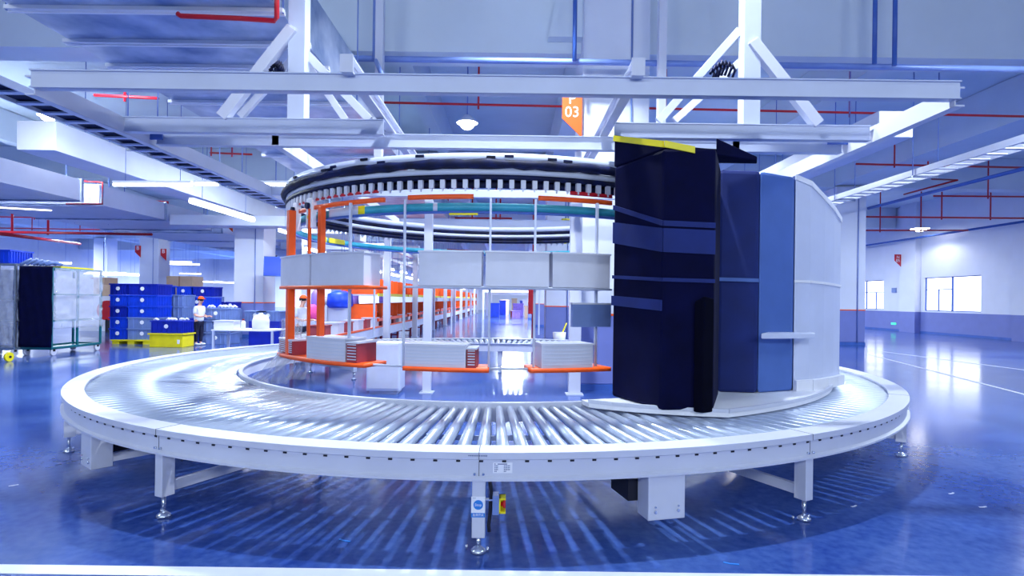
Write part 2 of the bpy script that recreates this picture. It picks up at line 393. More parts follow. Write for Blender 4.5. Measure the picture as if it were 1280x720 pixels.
# ring-shaped support rails under the rollers
for q in (RI+.65, RI+1.15): MB().lathe([(q, .54), (q+.03, .54), (q+.03, .50), (q, .50)], (CX, CY), n=120).build('support_rail', M['steel2'], ring)
# specification plate
a = angpx(631, RO-.03); T = Matrix.Translation(pol(RO-.0245, a, ZT-.103)) @ Matrix.Rotation(a+PI/2, 4, 'Z') @ Matrix.Rotation(PI/2, 4, 'X')
pl = MB().box(-.066, .066, -.036, .036, 0, .0015, T).build('specification_plate', M['paper'], ring); 
s = MB(); rr = random.Random(3)
for row in range(5):
    y = .026-row*.0125
    if row == 0: s.box(-.056, -.05, y-.004, y+.004, .0015, .0022, T); s.box(-.035, .03, y-.003, y+.003, .0015, .0022, T); continue
    for x in (-.056, .008):
        n = 3 if x < 0 else 5
        for i in range(n if row < 4 else 2): s.box(x+i*.0088, x+i*.0088+.006, y-.0035, y+.0035, .0015, .0022, T)
s.build('plate_text', M['ink'], pl)
# pencil lettering above the plate
s = MB(); T = Matrix.Translation(pol(RO+.0005, a-.02, ZT-.013)) @ Matrix.Rotation(a+PI/2, 4, 'Z') @ Matrix.Rotation(PI/2, 4, 'X')
for i in range(11): s.box(-.12+i*.012, -.12+i*.012+.007, -.004-i*.0003, .003, 0, .0008, T)
s.build('handwritten_mark', M['ink'], ring)

# stop label and emergency stop on the front leg
a = legs[0][0]; g = pol(RO-.025, a, 0)
TF = Matrix.Translation(g) @ Matrix.Rotation(a+PI/2, 4, 'Z')      # local -Y faces the camera
sp = empty('stop_sign', g+Vector((0, 0, .3)), 'small white and blue Stop label fixed on the front leg of the conveyor', 'sign')
MB().box(-.05, .045, -.006, -.002, .26, .40, TF).build('plate', M['paper'], sp)
c = TF @ Vector((-.002, -.0062, .345))
MB().tube([c, c+(TF.to_3x3() @ Vector((0, -.001, 0)))], .033, 28).build('disc', M['stopblue'], sp)
MB().box(-.05, .045, -.0072, -.006, .26, .29, TF).build('strip', M['stopblue'], sp)
def tf(x, y, z): return Matrix.Translation(TF @ Vector((x, y, z))) @ Matrix.Rotation(a+PI/2, 4, 'Z') @ Matrix.Rotation(PI/2, 4, 'X')
text('lettering', 'Stop', .026, tf(-.002, -.0085, .345), M['paper'], sp)
text('lettering', '急停开关', .019, tf(-.002, -.0085, .275), M['paper'], sp)
text('lettering', 'STOP', .008, tf(-.03, -.0085, .391), M['ink'], sp)
es = empty('emergency_stop', g+Vector((.1, 0, .3)), 'grey emergency stop box with yellow shield and red button beside the front leg', 'switch')
MB().box(.095, .14, -.05, .05, .29, .42, TF).build('housing', M['bingrey'], es, .006)
y_ = MB(); y_.box(.14, .185, -.045, .04, .30, .312, TF); y_.box(.14, .185, -.045, .04, .392, .404, TF); y_.box(.14, .15, -.045, .04, .30, .404, TF); y_.box(.14, .18, .03, .04, .30, .404, TF)
y_.build('shield', M['yellow'], es)
MB().tube([TF @ Vector((.15, -.005, .352)), TF @ Vector((.165, -.005, .352)), TF @ Vector((.166, -.005, .352)), TF @ Vector((.184, -.005, .352))], [.014, .014, .027, .027], 18).build('button', M['red'], es)
b_ = MB().box(.045, .095, -.012, .02, .375, .385, TF); b_.build('bracket', M['chrome'], es)
MB().tube([TF @ Vector((.075, .0, .5)), TF @ Vector((.085, 0, .44)), TF @ Vector((.08, .01, .3)), TF @ Vector((.07, .01, .2)), TF @ Vector((.075, 0, .16))], .012, 8).build('cable', M['dark'], es)

# white slab lying on the rollers under the loads
a0, a1 = angpx(762, 4.6), angpx(1050, 4.9)
n = 40; inner = []; outer = []
for i in range(n+1):
    t = i/n; a = a0+(a1-a0)*t
    inner.append(pol(3.95, a)); outer.append(pol(3.95+1.0*min(1, .12+t*3.2)**.8, a))
poly = [(q.x, q.y) for q in inner]+[(q.x, q.y) for q in reversed(outer)]
sl = empty('carrier_slab', pol(4.4, (a0+a1)/2, ZT), 'curved white carrier slab lying on the rollers under the navy load', 'carrier')
vs = [(x, y, .701) for x, y in poly]+[(x, y, .745) for x, y in poly]; N = len(poly); fs = [(i, (i+1) % N, N+(i+1) % N, N+i) for i in range(N)]
for i in range(n): fs += [(i, i+1, N-2-i, N-1-i), (N+i, N+N-1-i, N+N-2-i, N+i+1)]
MB().add(vs, fs).build('deck', M['white'], sl)
s = MB()
for i in range(len(outer)-1): s.bar(outer[i]+Vector((0, 0, .762)), outer[i+1]+Vector((0, 0, .762)), .03, .034)
s.build('edge_lip', M['steel'], sl)

# ================================================================== TALL COVERED LOADS (standing on the slab)
zb = .746
def P2(px, Y): return ((px-640)/F*Y, Y)
ld = empty('navy_covered_load', (1.6, 5.8, zb), 'very tall load in black navy cloth with a yellow top strap on the roller ring', 'covered load')
A, B, C1, C2, D, E_ = P2(766, 6.0), P2(828, 5.25), P2(893, 5.22), P2(899, 6.05), P2(890, 6.5), P2(805, 6.55)
MB().prism([A, B, C1, C2, D, E_], zb, 3.15).build('cloth_cover', M['navy'], ld, .03)
MB().prism([P2(765, 6.02), P2(830, 5.27), P2(893, 5.24), P2(897, 6.0), P2(850, 6.3), P2(800, 6.3)], 3.15, [3.5, 3.19, 3.15, 3.2, 3.35, 3.45]).build('hood', M['navy'], ld, .02)
MB().prism([P2(893, 5.9), P2(944, 6.12), P2(944, 6.28), P2(893, 6.28)], 3.27, [3.44, 3.31, 3.31, 3.44]).build('hood_flap', M['navy'], ld, .01)
def wrapband(pts, z0, z1, off, m, name, par):
    s = MB()
    for (p, q), za, zc in zip(zip(pts[:-1], pts[1:]), z0[:-1], z0[1:]):
        p, q = Vector((p[0], p[1], 0)), Vector((q[0], q[1], 0)); nrm = Vector((q.y-p.y, -(q.x-p.x), 0)).normalized()*off
        h = z1
        v = [p+nrm+Vector((0, 0, za)), q+nrm+Vector((0, 0, zc)), q+nrm+Vector((0, 0, zc+h)), p+nrm+Vector((0, 0, za+h))]
        v += [u-nrm*.9 for u in v]
        s.add(v, [(0, 1, 2, 3), (7, 6, 5, 4), (0, 4, 5, 1), (1, 5, 6, 2), (2, 6, 7, 3), (3, 7, 4, 0)])
    return s.build(name, m, par)
wrapband([A, B, P2(866, 5.22)], [3.42, 3.16, 3.10], .06, .02, M['yellow'], 'yellow_strap', ld)
wrapband([A, B, C1], [2.70, 2.44, 2.42], .05, .012, M['navy2'], 'cloth_fold', ld)
wrapband([A, B, C1], [2.35, 2.2, 2.18], .22, .012, M['navy2'], 'cloth_fold', ld)
wrapband([A, B, C1], [1.98, 1.93, 1.92], .035, .014, M['navy2'], 'strap', ld)
wrapband([A, B], [1.7, 1.66], .1, .02, M['navy2'], 'cloth_fold', ld)
MB().prism([P2(868, 5.2), P2(880, 5.14), P2(893, 5.2)], zb, [1.75, 1.8, 1.78]).build('hanging_flap', mat('black_cloth', (1, 2, 22), .9, var=.2, spec=.1), ld, .01)
bl = empty('blue_covered_load', (2.5, 6.6, zb), 'tall load in dark and faded blue cloth, between the navy load and the pale one', 'covered load')
MB().prism([P2(897, 6.35), P2(948, 6.3), P2(948, 7.1), P2(903, 7.1)], zb, [3.22, 3.2, 3.3, 3.3]).build('cloth_cover', M['navy2'], bl, .04)
MB().prism([P2(948, 6.32), P2(991, 6.52), P2(996, 7.1), P2(948, 7.1)], zb, [3.2, 3.18, 3.25, 3.3]).build('side_curtain', M['midblue'], bl, .03)
wrapband([P2(898, 6.33), P2(948, 6.28)], [1.98, 1.97], .04, .012, M['midblue'], 'strap', bl)
MB().prism([P2(952, 6.1), P2(1020, 6.3), P2(1018, 6.5), P2(960, 6.4)], 1.36, 1.42).build('folding_shelf', M['pale'], bl, .01)
pb = empty('pale_covered_load', (3.8, 7.0, zb), 'tall pale film-covered load with rounded top at the right end of the slab', 'covered load')
pts = [P2(992, 6.55), P2(1012, 6.62), P2(1030, 6.8), P2(1042, 6.98), P2(1050, 7.15), P2(1046, 7.6), P2(1010, 7.7), P2(998, 7.2)]
MB().prism(pts, zb, [3.22, 3.16, 3.02, 2.92, 2.82, 2.85, 3.1, 3.2]).build('film_cover', M['pale'], pb, .03)
wrapband(pts[:5], [3.16, 3.1, 2.96, 2.86, 2.76], .06, .015, M['white'], 'top_edge_strip', pb)
wrapband(pts[:5], [1.98, 1.98, 1.97, 1.96, 1.95], .03, .012, M['white'], 'strap', pb)
wrapband(pts[:5], [zb]*5, .12, .06, M['white'], 'base_skirt', pb)

# ================================================================== SUSPENDED STEEL FRAME
fr = empty('suspended_steel_frame', (-.2, 9.5, 3.6), 'white suspended steel beam frame with diagonal braces over the carousel', 'steel frame')
zf = 3.66
def ib(a, b, name='beam', wd=.1, ht=.16): return MB().hbeam(a, b, wd, ht).build(name, M['steel2'], fr)
def cbox(a, b, name='beam', wd=.1, ht=.155, m='steel2'): return MB().bar(a, b, wd, ht).build(name, M[m], fr, .004)
def chan(x0, x1, y, z, ht, wd=.08):                   # C-channel across the view with lips
    s = MB(); s.box(x0, x1, y, y+.008, z-ht/2, z+ht/2); s.box(x0, x1, y-.02, y+wd, z+ht/2-.01, z+ht/2); s.box(x0, x1, y-.02, y+wd, z-ht/2, z-ht/2+.01)
    return s.build('beam', M['steel2'], fr)
chan(-4.40, 4.05, 5.2, 3.70, .165)
chan(-4.36, -1.46, 6.4, 3.655, .17); chan(1.12, 3.98, 6.4, 3.655, .17)
chan(-4.34, 3.98, 6.95, 3.655, .165)
chan(-4.34, 3.98, 14.4, 3.65, .2)
for x0, x1 in ((-4.38, -4.38), (4.02, 4.02)):
    s = MB(); s.box(x0-.006, x0+.006, 5.22, 14.4, 3.56, 3.74)
    sg = 1 if x0 > 0 else -1
    s.box(min(x0, x0+sg*.09), max(x0, x0+sg*.09), 5.22, 14.4, 3.56, 3.575); s.box(min(x0, x0+sg*.09), max(x0, x0+sg*.09), 5.22, 14.4, 3.725, 3.74)
    s.build('beam', M['steel'], fr)
for x in (-1.5, 1.1):
    s = MB(); s.box(x-.05, x+.05, 5.1, 9.9, 3.76, 3.775); s.box(x-.05, x+.05, 5.1, 9.9, 3.895, 3.91); s.box(x-.006, x+.006, 5.1, 9.9, 3.77, 3.9)
    s.box(x-.06, x+.06, 5.09, 5.1, 3.755, 3.915)
    s.build('beam', M['steel'], fr)
for x in (-2.9, 2.7): cbox((x, 6.95, 3.655), (x, 14.4, 3.655), wd=.09, ht=.16, m='steel')
cbox((-4.38, 10.4, 3.655), (4.0, 10.4, 3.655), wd=.12, ht=.14)
# hanger posts and braces
for (pxc, sg) in ((371, 1), (938, -1)):
    x = W(pxc, 140, 6.45).x
    MB().box(x-.095, x+.095, 6.41, 6.58, 3.74, 8.0).build('hanger_post', M['steel2'], fr, .004)
    MB().box(x-.07, x+.07, 10.3, 10.45, 3.72, 8.0).build('hanger_post', M['steel'], fr, .004)
def brace(p, q, Y, Y2=None, wd=.09, ht=.09): MB().bar(W(p[0], p[1], Y), W(q[0], q[1], Y2 or Y), ht, wd, (0, 1, 0)).build('brace', M['steel'], fr, .004)
brace((366, 36), (278, 147), 6.42, wd=.1, ht=.12); brace((380, 64), (462, 150), 6.55, wd=.05)
brace((940, 52), (1022, 156), 6.42, wd=.1, ht=.12); brace((924, 38), (823, 152), 6.55, wd=.05)
brace((924, 78), (843, 151), 7.4, wd=.06); brace((366, 74), (300, 146), 7.4, wd=.06); brace((952, 78), (1010, 132), 7.6, wd=.03); brace((384, 80), (432, 150), 7.6, wd=.03)
# end plates and small gussets
for px, y, Y in ((192, 172, 6.9), (1046, 178, 6.9)):
    c = W(px, y, Y); MB().box(c.x-.12, c.x+.12, Y-.03, Y-.01, c.z-.03, c.z+.05).build('gusset_plate', M['bluegrey'], fr)
for pxa, pxb in ((888, 914), (335, 348)):
    s = MB()
    for i in range(7):
        t = i/6; c = W(pxa+(pxb-pxa)*t, 92-10*math.sin(t*2.6), 6.2); s.tube([c, c+Vector((.03, .05, .07)), c+Vector((.05, .02, .0)), c+Vector((.02, .04, -.09))], .016, 6)
    tag(s.build('cable_bundle', M['black']), 'black cable bundle tied at the %s hanger post above the front beam' % ('right' if pxa > 600 else 'left'), 'cable')
# steel hangers from the conveyor centre up to the frame
for px, lab in ((535, 'slim white inner post left of the aisle view, under the carousel ring'), (719, 'slim white inner post in front of the column with the orange sign')):
    x = (px-640)/F*10.6; wd = .075 if px < 600 else .11
    e = empty('support_post', (x, 10.6, 0), lab, 'post')
    MB().box(x-wd, x+wd, 10.53, 10.67, .02, 3.57).build('shaft', M['steel'], e, .005)
    MB().box(x-wd-.05, x+wd+.05, 10.46, 10.74, 0, .02).build('base_plate', M['steel2'], e)

# ================================================================== CAROUSEL
car = empty('rotating_carousel', (CX, CY, .95), 'round hanging carousel with black chain ring, teal band and orange rails', 'carousel')
R1 = 3.3
def ringpart(name, m, r, t, z0, z1, n=128, a0=0, a1=2*PI):
    return MB().lathe([(r-t, z0), (r, z0), (r, z1), (r-t, z1)], (CX, CY), a0, a1, n, True).build(name, m, car)
ringpart('upper_guide', M['steel2'], R1, .05, 3.26, 3.36); ringpart('upper_guide', M['steel2'], R1-.01, .04, 3.12, 3.19)
s = MB(); rr = random.Random(5)
pts = []; rad = []
for i in range(160):
    a = 2*PI*i/160; pts.append(pol(R1+.005, a, 3.235+rr.uniform(-.006, .006))); rad.append(.052+rr.uniform(-.008, .01))
s.tube(pts, rad, 8, True); s.build('cable_loom', M['black'], car)
s = MB()
for i in range(26):
    a = -PI*rr.random()*1.0; c = pol(R1+.01, a, 3.30+rr.uniform(-.01, .05)); s.box(-.05, .05, -.008, .012, -.012, .014, Matrix.Translation(c) @ Matrix.Rotation(a+PI/2, 4, 'Z'))
tag(s.build('grease_patches', M['black'], car), kind='stuff')
ringpart('chain_ring', M['black'], R1, .12, 3.07, 3.12); 
s = MB()
ringpart('chain_backing', M['black'], R1-.09, .02, 2.99, 3.07)
tm = None
ta = sorted([2*PI*i/160 for i in range(160)], key=lambda a: pol(R1, a).length)
def tooth(mb, a):
    T = Matrix.Translation(pol(R1-.02, a, 0)) @ Matrix.Rotation(a, 4, 'Z'); mb.box(-.03, .01, -.027, .027, 2.975, 3.075, T); mb.box(-.02, 0, -.009, .009, 2.945, 2.976, T); return mb
for a in ta[:100]: tooth(MB(), a).build('hanger_bracket', M['steel'], car)
mb = MB()
for a in ta[100:]: tooth(mb, a)
tag(mb.build('hanger_bracket', M['steel'], car), kind='stuff')
R2 = 3.22
ringpart('teal_band', M['teal'], R2, .03, 2.73, 2.82)
ringpart('band_lip', M['bluegrey'], R2+.012, .05, 2.705, 2.73)
def arc(name, m, r, t, z0, z1, pa, pb, near=True):
    a, b = angpx(pa, r, 0, near), angpx(pb, r, 0, near)
    if near and b < a: b += 2*PI
    if not near and a < b: a += 2*PI
    return ringpart(name, M[m], r, t, z0, z1, 40, min(a, b), max(a, b))
arc('orange_rail', 'orange', 3.27, .04, 2.85, 2.90, 372, 478); arc('orange_rail', 'orange', 3.27, .04, 2.86, 2.91, 508, 590); arc('orange_rail', 'orange', 3.27, .04, 2.86, 2.91, 672, 764)
arc('red_rail', 'red', 3.27, .03, 2.96, 2.99, 372, 470); arc('red_rail', 'red', 3.27, .03, 2.94, 2.98, 712, 764)
arc('yellow_marker', 'yellow', R2+.006, .03, 2.72, 2.83, 446, 454); arc('yellow_marker', 'yellow', R2+.012, .03, 2.685, 2.705, 560, 596)
arc('pale_sleeve', 'steel2', R2+.008, .03, 2.72, 2.83, 410, 446); arc('pale_sleeve', 'steel2', R2+.008, .03, 2.725, 2.825, 540, 545)
s = MB()
for px in (402, 416, 424):
    a = angpx(px, R2-.04, 0, False); T = Matrix.Translation(pol(R2-.035, a, 0)) @ Matrix.Rotation(a, 4, 'Z'); s.box(-.012, .0, -.14, .14, 2.74, 2.83, T)
s.build('yellow_marker', M['yellow'], car)
# left support head with rollers
for px in (374, 392):
    a = angpx(px, R2); T = Matrix.Translation(pol(R2+.03, a, 0)) @ Matrix.Rotation(a, 4, 'Z')
    h = MB().box(-.02, .05, -.08, .08, 2.62, 3.0, T).build('hanger_head', M['white'], car, .01)
    MB().tube([T @ Vector((.05, 0, 2.9)), T @ Vector((.09, 0, 2.9))], .04, 14).build('guide_wheel', M['black'], h)
    MB().box(.05, .054, -.03, .03, 2.74, 2.78, T).build('warning_label', M['yellow'], h)
# hanging orange uprights with mid and low shelves
def upright(px, m, wd, r=3.3, z0=.96, z1=2.86):
    a = angpx(px, r); T = Matrix.Translation(pol(r, a, 0)) @ Matrix.Rotation(a, 4, 'Z')
    return MB().box(-wd/2, wd/2, -wd/2, wd/2, z0, z1, T).build('upright', M[m], car, .004)
upright(363, 'orange', .09, 3.4); upright(401, 'orange', .07); upright(386, 'orange', .035); upright(437, 'steel2', .03); upright(505, 'steel2', .025); upright(612, 'steel2', .025); upright(668, 'steel2', .025); upright(745, 'steel2', .03)
for a in (2.9, 2.45, 1.9, 1.3, .7, .15):
    T = Matrix.Translation(pol(3.3, a, 0)) @ Matrix.Rotation(a, 4, 'Z'); MB().box(-.015, .015, -.015, .015, .96, 2.75, T).build('upright', M['steel2'], car)
R3 = 3.46
arc('mid_shelf', 'orange', R3, .34, 1.845, 1.885, 349, 462); arc('mid_shelf', 'steel2', R3-.02, .3, 1.86, 1.885, 505, 765)
arc('low_shelf', 'orange', R3, .42, .955, 1.0, 347, 392); arc('low_shelf', 'orange', R3, .42, .955, 1.0, 394, 456); arc('low_shelf', 'orange', R3, .42, .955, 1.0, 504, 612); arc('low_shelf', 'orange', R3, .42, .955, 1.0, 664, 765)
arc('low_rail', 'steel2', R3-.16, .03, .965, .99, 456, 504); arc('low_rail', 'steel2', R3-.16, .03, .965, .99, 612, 664)
# white trays on the mid shelf: curved boxes, each its own thing
def curved_box(name, m, r, t, z0, z1, a0, a1, label, cat, group, lip=True, e_lab=None):
    am = (a0+a1)/2; e = empty(name, pol(r-t/2, am, z0), label, cat, group)
    MB().lathe([(r-t, z0), (r, z0), (r, z1-.02), (r-t, z1-.02)], (CX, CY), a0, a1, 14).build('body', M[m], e)
    if lip: MB().lathe([(r-t-.008, z1-.02), (r+.01, z1-.02), (r+.01, z1), (r-t-.008, z1)], (CX, CY), a0-.003, a1+.003, 14).build('lid_rim', M['steel'], e)
    return e
def fill(pa, pb, nbox, names, **kw):
    lab = kw.pop('label')
    a, b = angpx(pa, kw['r']), angpx(pb, kw['r'])
    if b < a: b += 2*PI
    st = (b-a)/nbox
    for i in range(nbox):
        curved_box(a0=a+st*i+.006, a1=a+st*(i+1)-.006, label=lab % names[i], **kw)
fill(350, 456, 2, ('outer', 'inner'), name='carousel_tray', m='tote', r=3.45, t=.3, z0=1.887, z1=2.27, label='pale grey curved tray box on the left orange upper shelf, the %s one of two', cat='tray', group='tray boxes on the left of the upper carousel shelf')
fill(521, 764, 3, ('left', 'middle', 'right'), name='carousel_tray', m='tote', r=3.45, t=.3, z0=1.887, z1=2.27, label='pale grey curved tray box on the front upper carousel shelf, %s one of three', cat='tray', group='tray boxes on the front of the upper carousel shelf')
def bins(pa, pb, zb2, ztop2, label, m='tote', r=3.43):
    a, b = angpx(pa, r), angpx(pb, r)
    e = curved_box('storage_bin', m, r, .34, zb2, ztop2, a, b, label, 'bin', None)
    s = MB()
    for i in range(6): z = zb2+.03+i*(ztop2-zb2-.07)/5; s.lathe([(r, z), (r+.006, z), (r+.006, z+.012), (r, z+.012)], (CX, CY), a+.004, b-.004, 10)
    s.build('ribs', M['steel2'], e)
bins(384, 432, 1.001, 1.27, 'ribbed grey storage bin on the left part of the orange lower shelf')
bins(507, 583, 1.001, 1.25, 'wide ribbed grey storage bin on the middle orange lower shelf')
bins(678, 742, 1.001, 1.27, 'grey storage bin on the lower shelf just left of the navy load')
bins(350, 366, 1.001, 1.2, 'small maroon bin at the far left end of the lower shelf', 'brown')
curved_box('screen_panel', 'bingrey', 3.4, .06, 1.45, 1.72, angpx(716, 3.4), angpx(764, 3.4), 'blue-grey panel box mounted in the carousel left of the navy load', 'panel', None)
bins(434, 447, 1.001, 1.24, 'narrow maroon bin beside the left ribbed bin', 'brown')
bins(584, 596, 1.001, 1.22, 'narrow maroon bin beside the middle ribbed bin', 'brown')
# white cabinet on the floor inside the ring
cx = (479-640)/F*10.3
e = empty('white_cabinet', (cx, 10.6, 0), 'pale floor cabinet inside the ring beneath the carousel, left of the slim post', 'cabinet')
MB().box(cx-.30, cx+.30, 10.35, 10.9, .06, .93).build('body', M['pale'], e, .01)
MB().box(cx-.28, cx+.28, 10.335, 10.35, .1, .9).build('door', M['tote'], e, .005)
MB().box(cx-.25, cx+.25, 10.4, 10.85, 0, .06).build('plinth', M['steel2'], e)
# clear film hanging over the ring's inner edge at the left
s = MB(); rr = random.Random(11)
for (px0, py0, px1, py1, wv) in ((372, 415, 322, 476, .0), (366, 398, 352, 480, .3), (386, 428, 372, 474, .2)):
    rows = []
    for i in range(9):
        t = i/8; x = px0+(px1-px0)*(t**1.6); y = py0+(py1-py0)*(t**.9)
        Yd = 7.6-.1*t+wv
        rows.append([W(x-14+28*j/8*(1-.2*t)+rr.uniform(-1, 1), y+rr.uniform(-1, 1), Yd+.07*math.sin(j*1.9+i*.5)) for j in range(9)])
    vs = [q for r_ in rows for q in r_]; s.add(vs, [(i*9+j, i*9+j+1, i*9+j+10, i*9+j+9) for i in range(8) for j in range(8)], True)
fo = s.build('plastic_film', M['film']); so = fo.modifiers.new('thickness', 'SOLIDIFY'); so.thickness = .004
tag(fo, 'crumpled clear plastic film hanging off the left end of the carousel', 'plastic film')

# ================================================================== CEILING SERVICES
def pipe(name, pts, r, m, label, cat='pipe', group=None, n=8): return tag(MB().tube(pts, r, n).build(name, M[m]), label, cat, group)
# big galvanised duct, upper left
du = empty('air_duct', (-4.05, 10, 4.95), 'large galvanised air duct with bolted joints hanging at the upper left', 'duct')
x0, x1, zz = -5.62, -2.64, 4.95
MB().box(x0, x1, 3.0, 30, zz, zz+.75).build('duct_body', M['galv'], du)
for y in (6.37, 7.2, 7.95, 9.4, 11.0, 12.9, 15.1, 17.5, 20, 23, 26.5):
    s = MB().box(x0-.06, x1+.06, y-.03, y+.03, zz-.045, zz); s.box(x0-.06, x1+.06, y+.02, y+.05, zz-.06, zz-.01)
    s.build('support_bar', M['white'], du)
for y in (6.37, 9.4, 12.9, 17.5, 23):
    for x in (x0-.05, x1+.05): MB().tube([(x, y, zz-.05), (x, y, 7.95)], .012, 6).build('hanger_rod', M['palepipe'], du)
# left far duct
for i, (ya, yb) in enumerate(((11, 18.5), (19.2, 26.5), (27.2, 36), (36.7, 60))):
    e = empty('air_duct', (-15.5, (ya+yb)/2, 4.75), 'side length of pale rectangular duct at far left, %s from the camera' % ('nearest', 'second', 'third', 'farthest')[i], 'duct')
    MB().box(-19, -13.9, ya, yb, 4.75, 5.42).build('duct_body', M['duct'], e)
    s = MB()
    for y in (ya+.1, (ya+yb)/2, yb-.1): s.box(-19.03, -13.85, y-.05, y+.05, 4.7, 5.45)
    s.build('flanges', M['galv'], e)
    for y in (ya+.6, yb-.6):
        for x in (-18.9, -14.0): MB().tube([(x, y, 5.42), (x, y, 8.0)], .02, 5).build('hanger_rod', M['palepipe'], e)
for i, (y, xr) in enumerate(((23, -7.6), (28.5, -7.6), (34, -7.6), (41, -7.6), (49, -7.6), (58, -7.6))):
    e = empty('branch_duct', (-10.7, y, 4.6), 'pale branch duct crossing overhead at the left, %s of the receding row' % ('nearest', 'second', 'third', 'fourth', 'fifth', 'farthest')[i], 'duct', 'branch ducts crossing at the left')
    MB().box(-13.8, xr, y, y+1.1, 4.58, 4.98).build('duct_body', M['duct'], e)
    for x in (-12.6, -8.2): MB().tube([(x, y+.5, 4.98), (x, y+.5, 8.0)], .015, 5).build('hanger_rod', M['palepipe'], e)
# boxed ducts left and right with bright ends
def boxed(xa, xb, ya, yb, za, zb_, label):
    e = empty('boxed_duct', ((xa+xb)/2, ya, za), label, 'duct')
    MB().box(xa, xb, ya, yb, za, zb_).build('body', M['duct'], e, .01)
    MB().box(xa+.01, xb-.01, ya-.02, ya, za+.01, zb_-.01).build('end_cap', M['white'], e)
    for y in (ya+1.5, ya+5): MB().tube([((xa+xb)/2, y, zb_), ((xa+xb)/2, y, 8.0)], .012, 5).build('hanger_rod', M['palepipe'], e)
boxed(-11.55, -10.65, 13.3, 62, 5.07, 5.76, 'long white boxed duct with bright end receding from the upper left')
boxed(7.0, 7.66, 11.0, 19, 4.95, 5.46, 'short white boxed duct with bright end at the upper right')
# cable ladders
def ladder(xa, xb, z, ya, yb, name, m, label, tall=.1, step=.42, rung=.05):
    e = empty(name, ((xa+xb)/2, (ya+yb)/2, z), label, 'cable tray')
    MB().box(xa-.015, xa+.015, ya, yb, z, z+tall).build('side_rail', M[m], e); MB().box(xb-.015, xb+.015, ya, yb, z, z+tall).build('side_rail', M[m], e)
    n = int((yb-ya)/step); near = min(n, 90)
    for i in range(near): y = ya+step*(i+.5); MB().box(xa+.015, xb-.015, y-rung, y+rung, z+.005, z+.03).build('rung', M[m], e)
    if n > near:
        s = MB()
        for i in range(near, n): y = ya+step*(i+.5); s.box(xa+.015, xb-.015, y-rung, y+rung, z+.005, z+.03)
        tag(s.build('rung', M[m], e), kind='stuff')
    y = ya+1
    while y < yb:
        MB().box(xa-.05, xb+.05, y-.02, y+.02, z-.04, z).build('cross_bar', M['chrome'], e); 
        MB().tube([(xa-.04, y, z-.04), (xa-.04, y, 7.9)], .012, 6).build('hanger_rod', M['palepipe'], e); MB().tube([(xb+.04, y, z-.04), (xb+.04, y, 7.9)], .012, 6).build('hanger_rod', M['palepipe'], e); y += 3.2
ladder(-6.85, -6.4, 4.35, 6.0, 24, 'cable_ladder', 'steel2', 'white cable ladder running beside the duct at the left')
tag(MB().box(-6.84, -6.41, 6, 24, 4.40, 4.44).build('cable_run', M['black']), 'black cables lying in the left cable ladder', 'cable')
ladder(9.25, 9.75, 4.72, 9, 26, 'cable_ladder', 'steel', 'white cable ladder descending at the right towards the column', .14)
pipe('service_pipe', [(14.9, 14, 5.75), (14.9, 24.0, 5.75)], .06, 'bluegrey', 'dark blue overhead pipe running lengthwise right of the cable ladder')
pipe('service_pipe', [(24.3, 15, 5.75), (24.3, 80, 5.75)], .06, 'bluegrey', 'dark blue overhead pipe along the top of the windowed wall')
# cross pipes
zt = W(640, 77, 10.6).z
a_, b_, c_, d_ = W(383, 25, 10.6), W(404, 25, 10.6), W(412, 38, 10.6), W(413, 60, 10.6)
tag(MB().tube([a_, b_, c_, d_, W(418, 70, 10.6), W(432, 73, 10.6), W(700, 77, 10.6), W(1120, 84, 10.6), W(1300, 87, 10.6)], .055, 12).build('drain_pipe', M['palepipe']), 'pale blue pipe crossing under the ceiling beam with a bend at its left end', 'pipe')
for px, y1, m, lab in ((718, 76, 'bluegrey', 'blue drop pipe meeting the cross pipe above the orange sign'), (468, 75, 'palepipe', 'pale vertical drop pipe at the upper left of the cross pipe'),
                       (1093, 80, 'bluegrey', 'dark blue short vertical pipe at the upper right, left of a pair'), (1118, 82, 'bluegrey', 'blue vertical pipe at the upper right, right of a pair')):
    p0 = W(px, y1, 10.45); pipe('drop_pipe', [p0, (p0.x, p0.y, 7.95)], .04, m, lab)
pipe('drop_pipe', [W(470, 76, 10.3), W(478, 95, 9.4)], .04, 'palepipe', 'short slanting pale pipe stub below the cross pipe')
def sprink(pa, pb, Y, drops, r, label, up=True):
    e = empty('sprinkler_pipe', W((pa[0]+pb[0])/2, (pa[1]+pb[1])/2, Y), label, 'pipe')
    MB().tube([W(pa[0], pa[1], Y), W(pb[0], pb[1], Y)], r, 8).build('main_pipe', M['red'], e)
    for px in drops:
        t = (px-pa[0])/(pb[0]-pa[0]); c = W(px, pa[1]+(pb[1]-pa[1])*t, Y); MB().tube([c-Vector((0, 0, .1)), (c.x, c.y, 7.98)], r*.8, 6).build('riser', M['red'], e)
sprink((472, 128), (1300, 146), 12.55, (598, 832, 1062), .026, 'long thin red sprinkler pipe crossing behind the suspended frame')
sprink((118, 119), (198, 123), 12.0, (156,), .03, 'short red sprinkler pipe seen between the left frame beams')
rp = [W(222, 17, 6.25), W(226, 20, 6.25), W(300, 23, 6.25), W(343, 26, 6.25), W(346, 22, 6.2), W(346, -40, 6.2)]
pipe('sprinkler_pipe', rp, .028, 'red', 'bright red pipe under the galvanised duct with an elbow going up')
sprink((1070, 205), (1300, 210), 20, (1118, 1160), .035, 'red sprinkler pipe at the right behind the cable ladder')
sprink((1082, 271), (1300, 273), 26, (1177, 1238), .04, 'upper thin red sprinkler pipe in the right bay')
sprink((1082, 288), (1210, 288), 30, (1100, 1151), .04, 'lower thin red sprinkler pipe in the right bay')
sprink((1167, 245), (1300, 246), 24, (1235,), .035, 'dark red sprinkler pipe under the right ceiling bay')
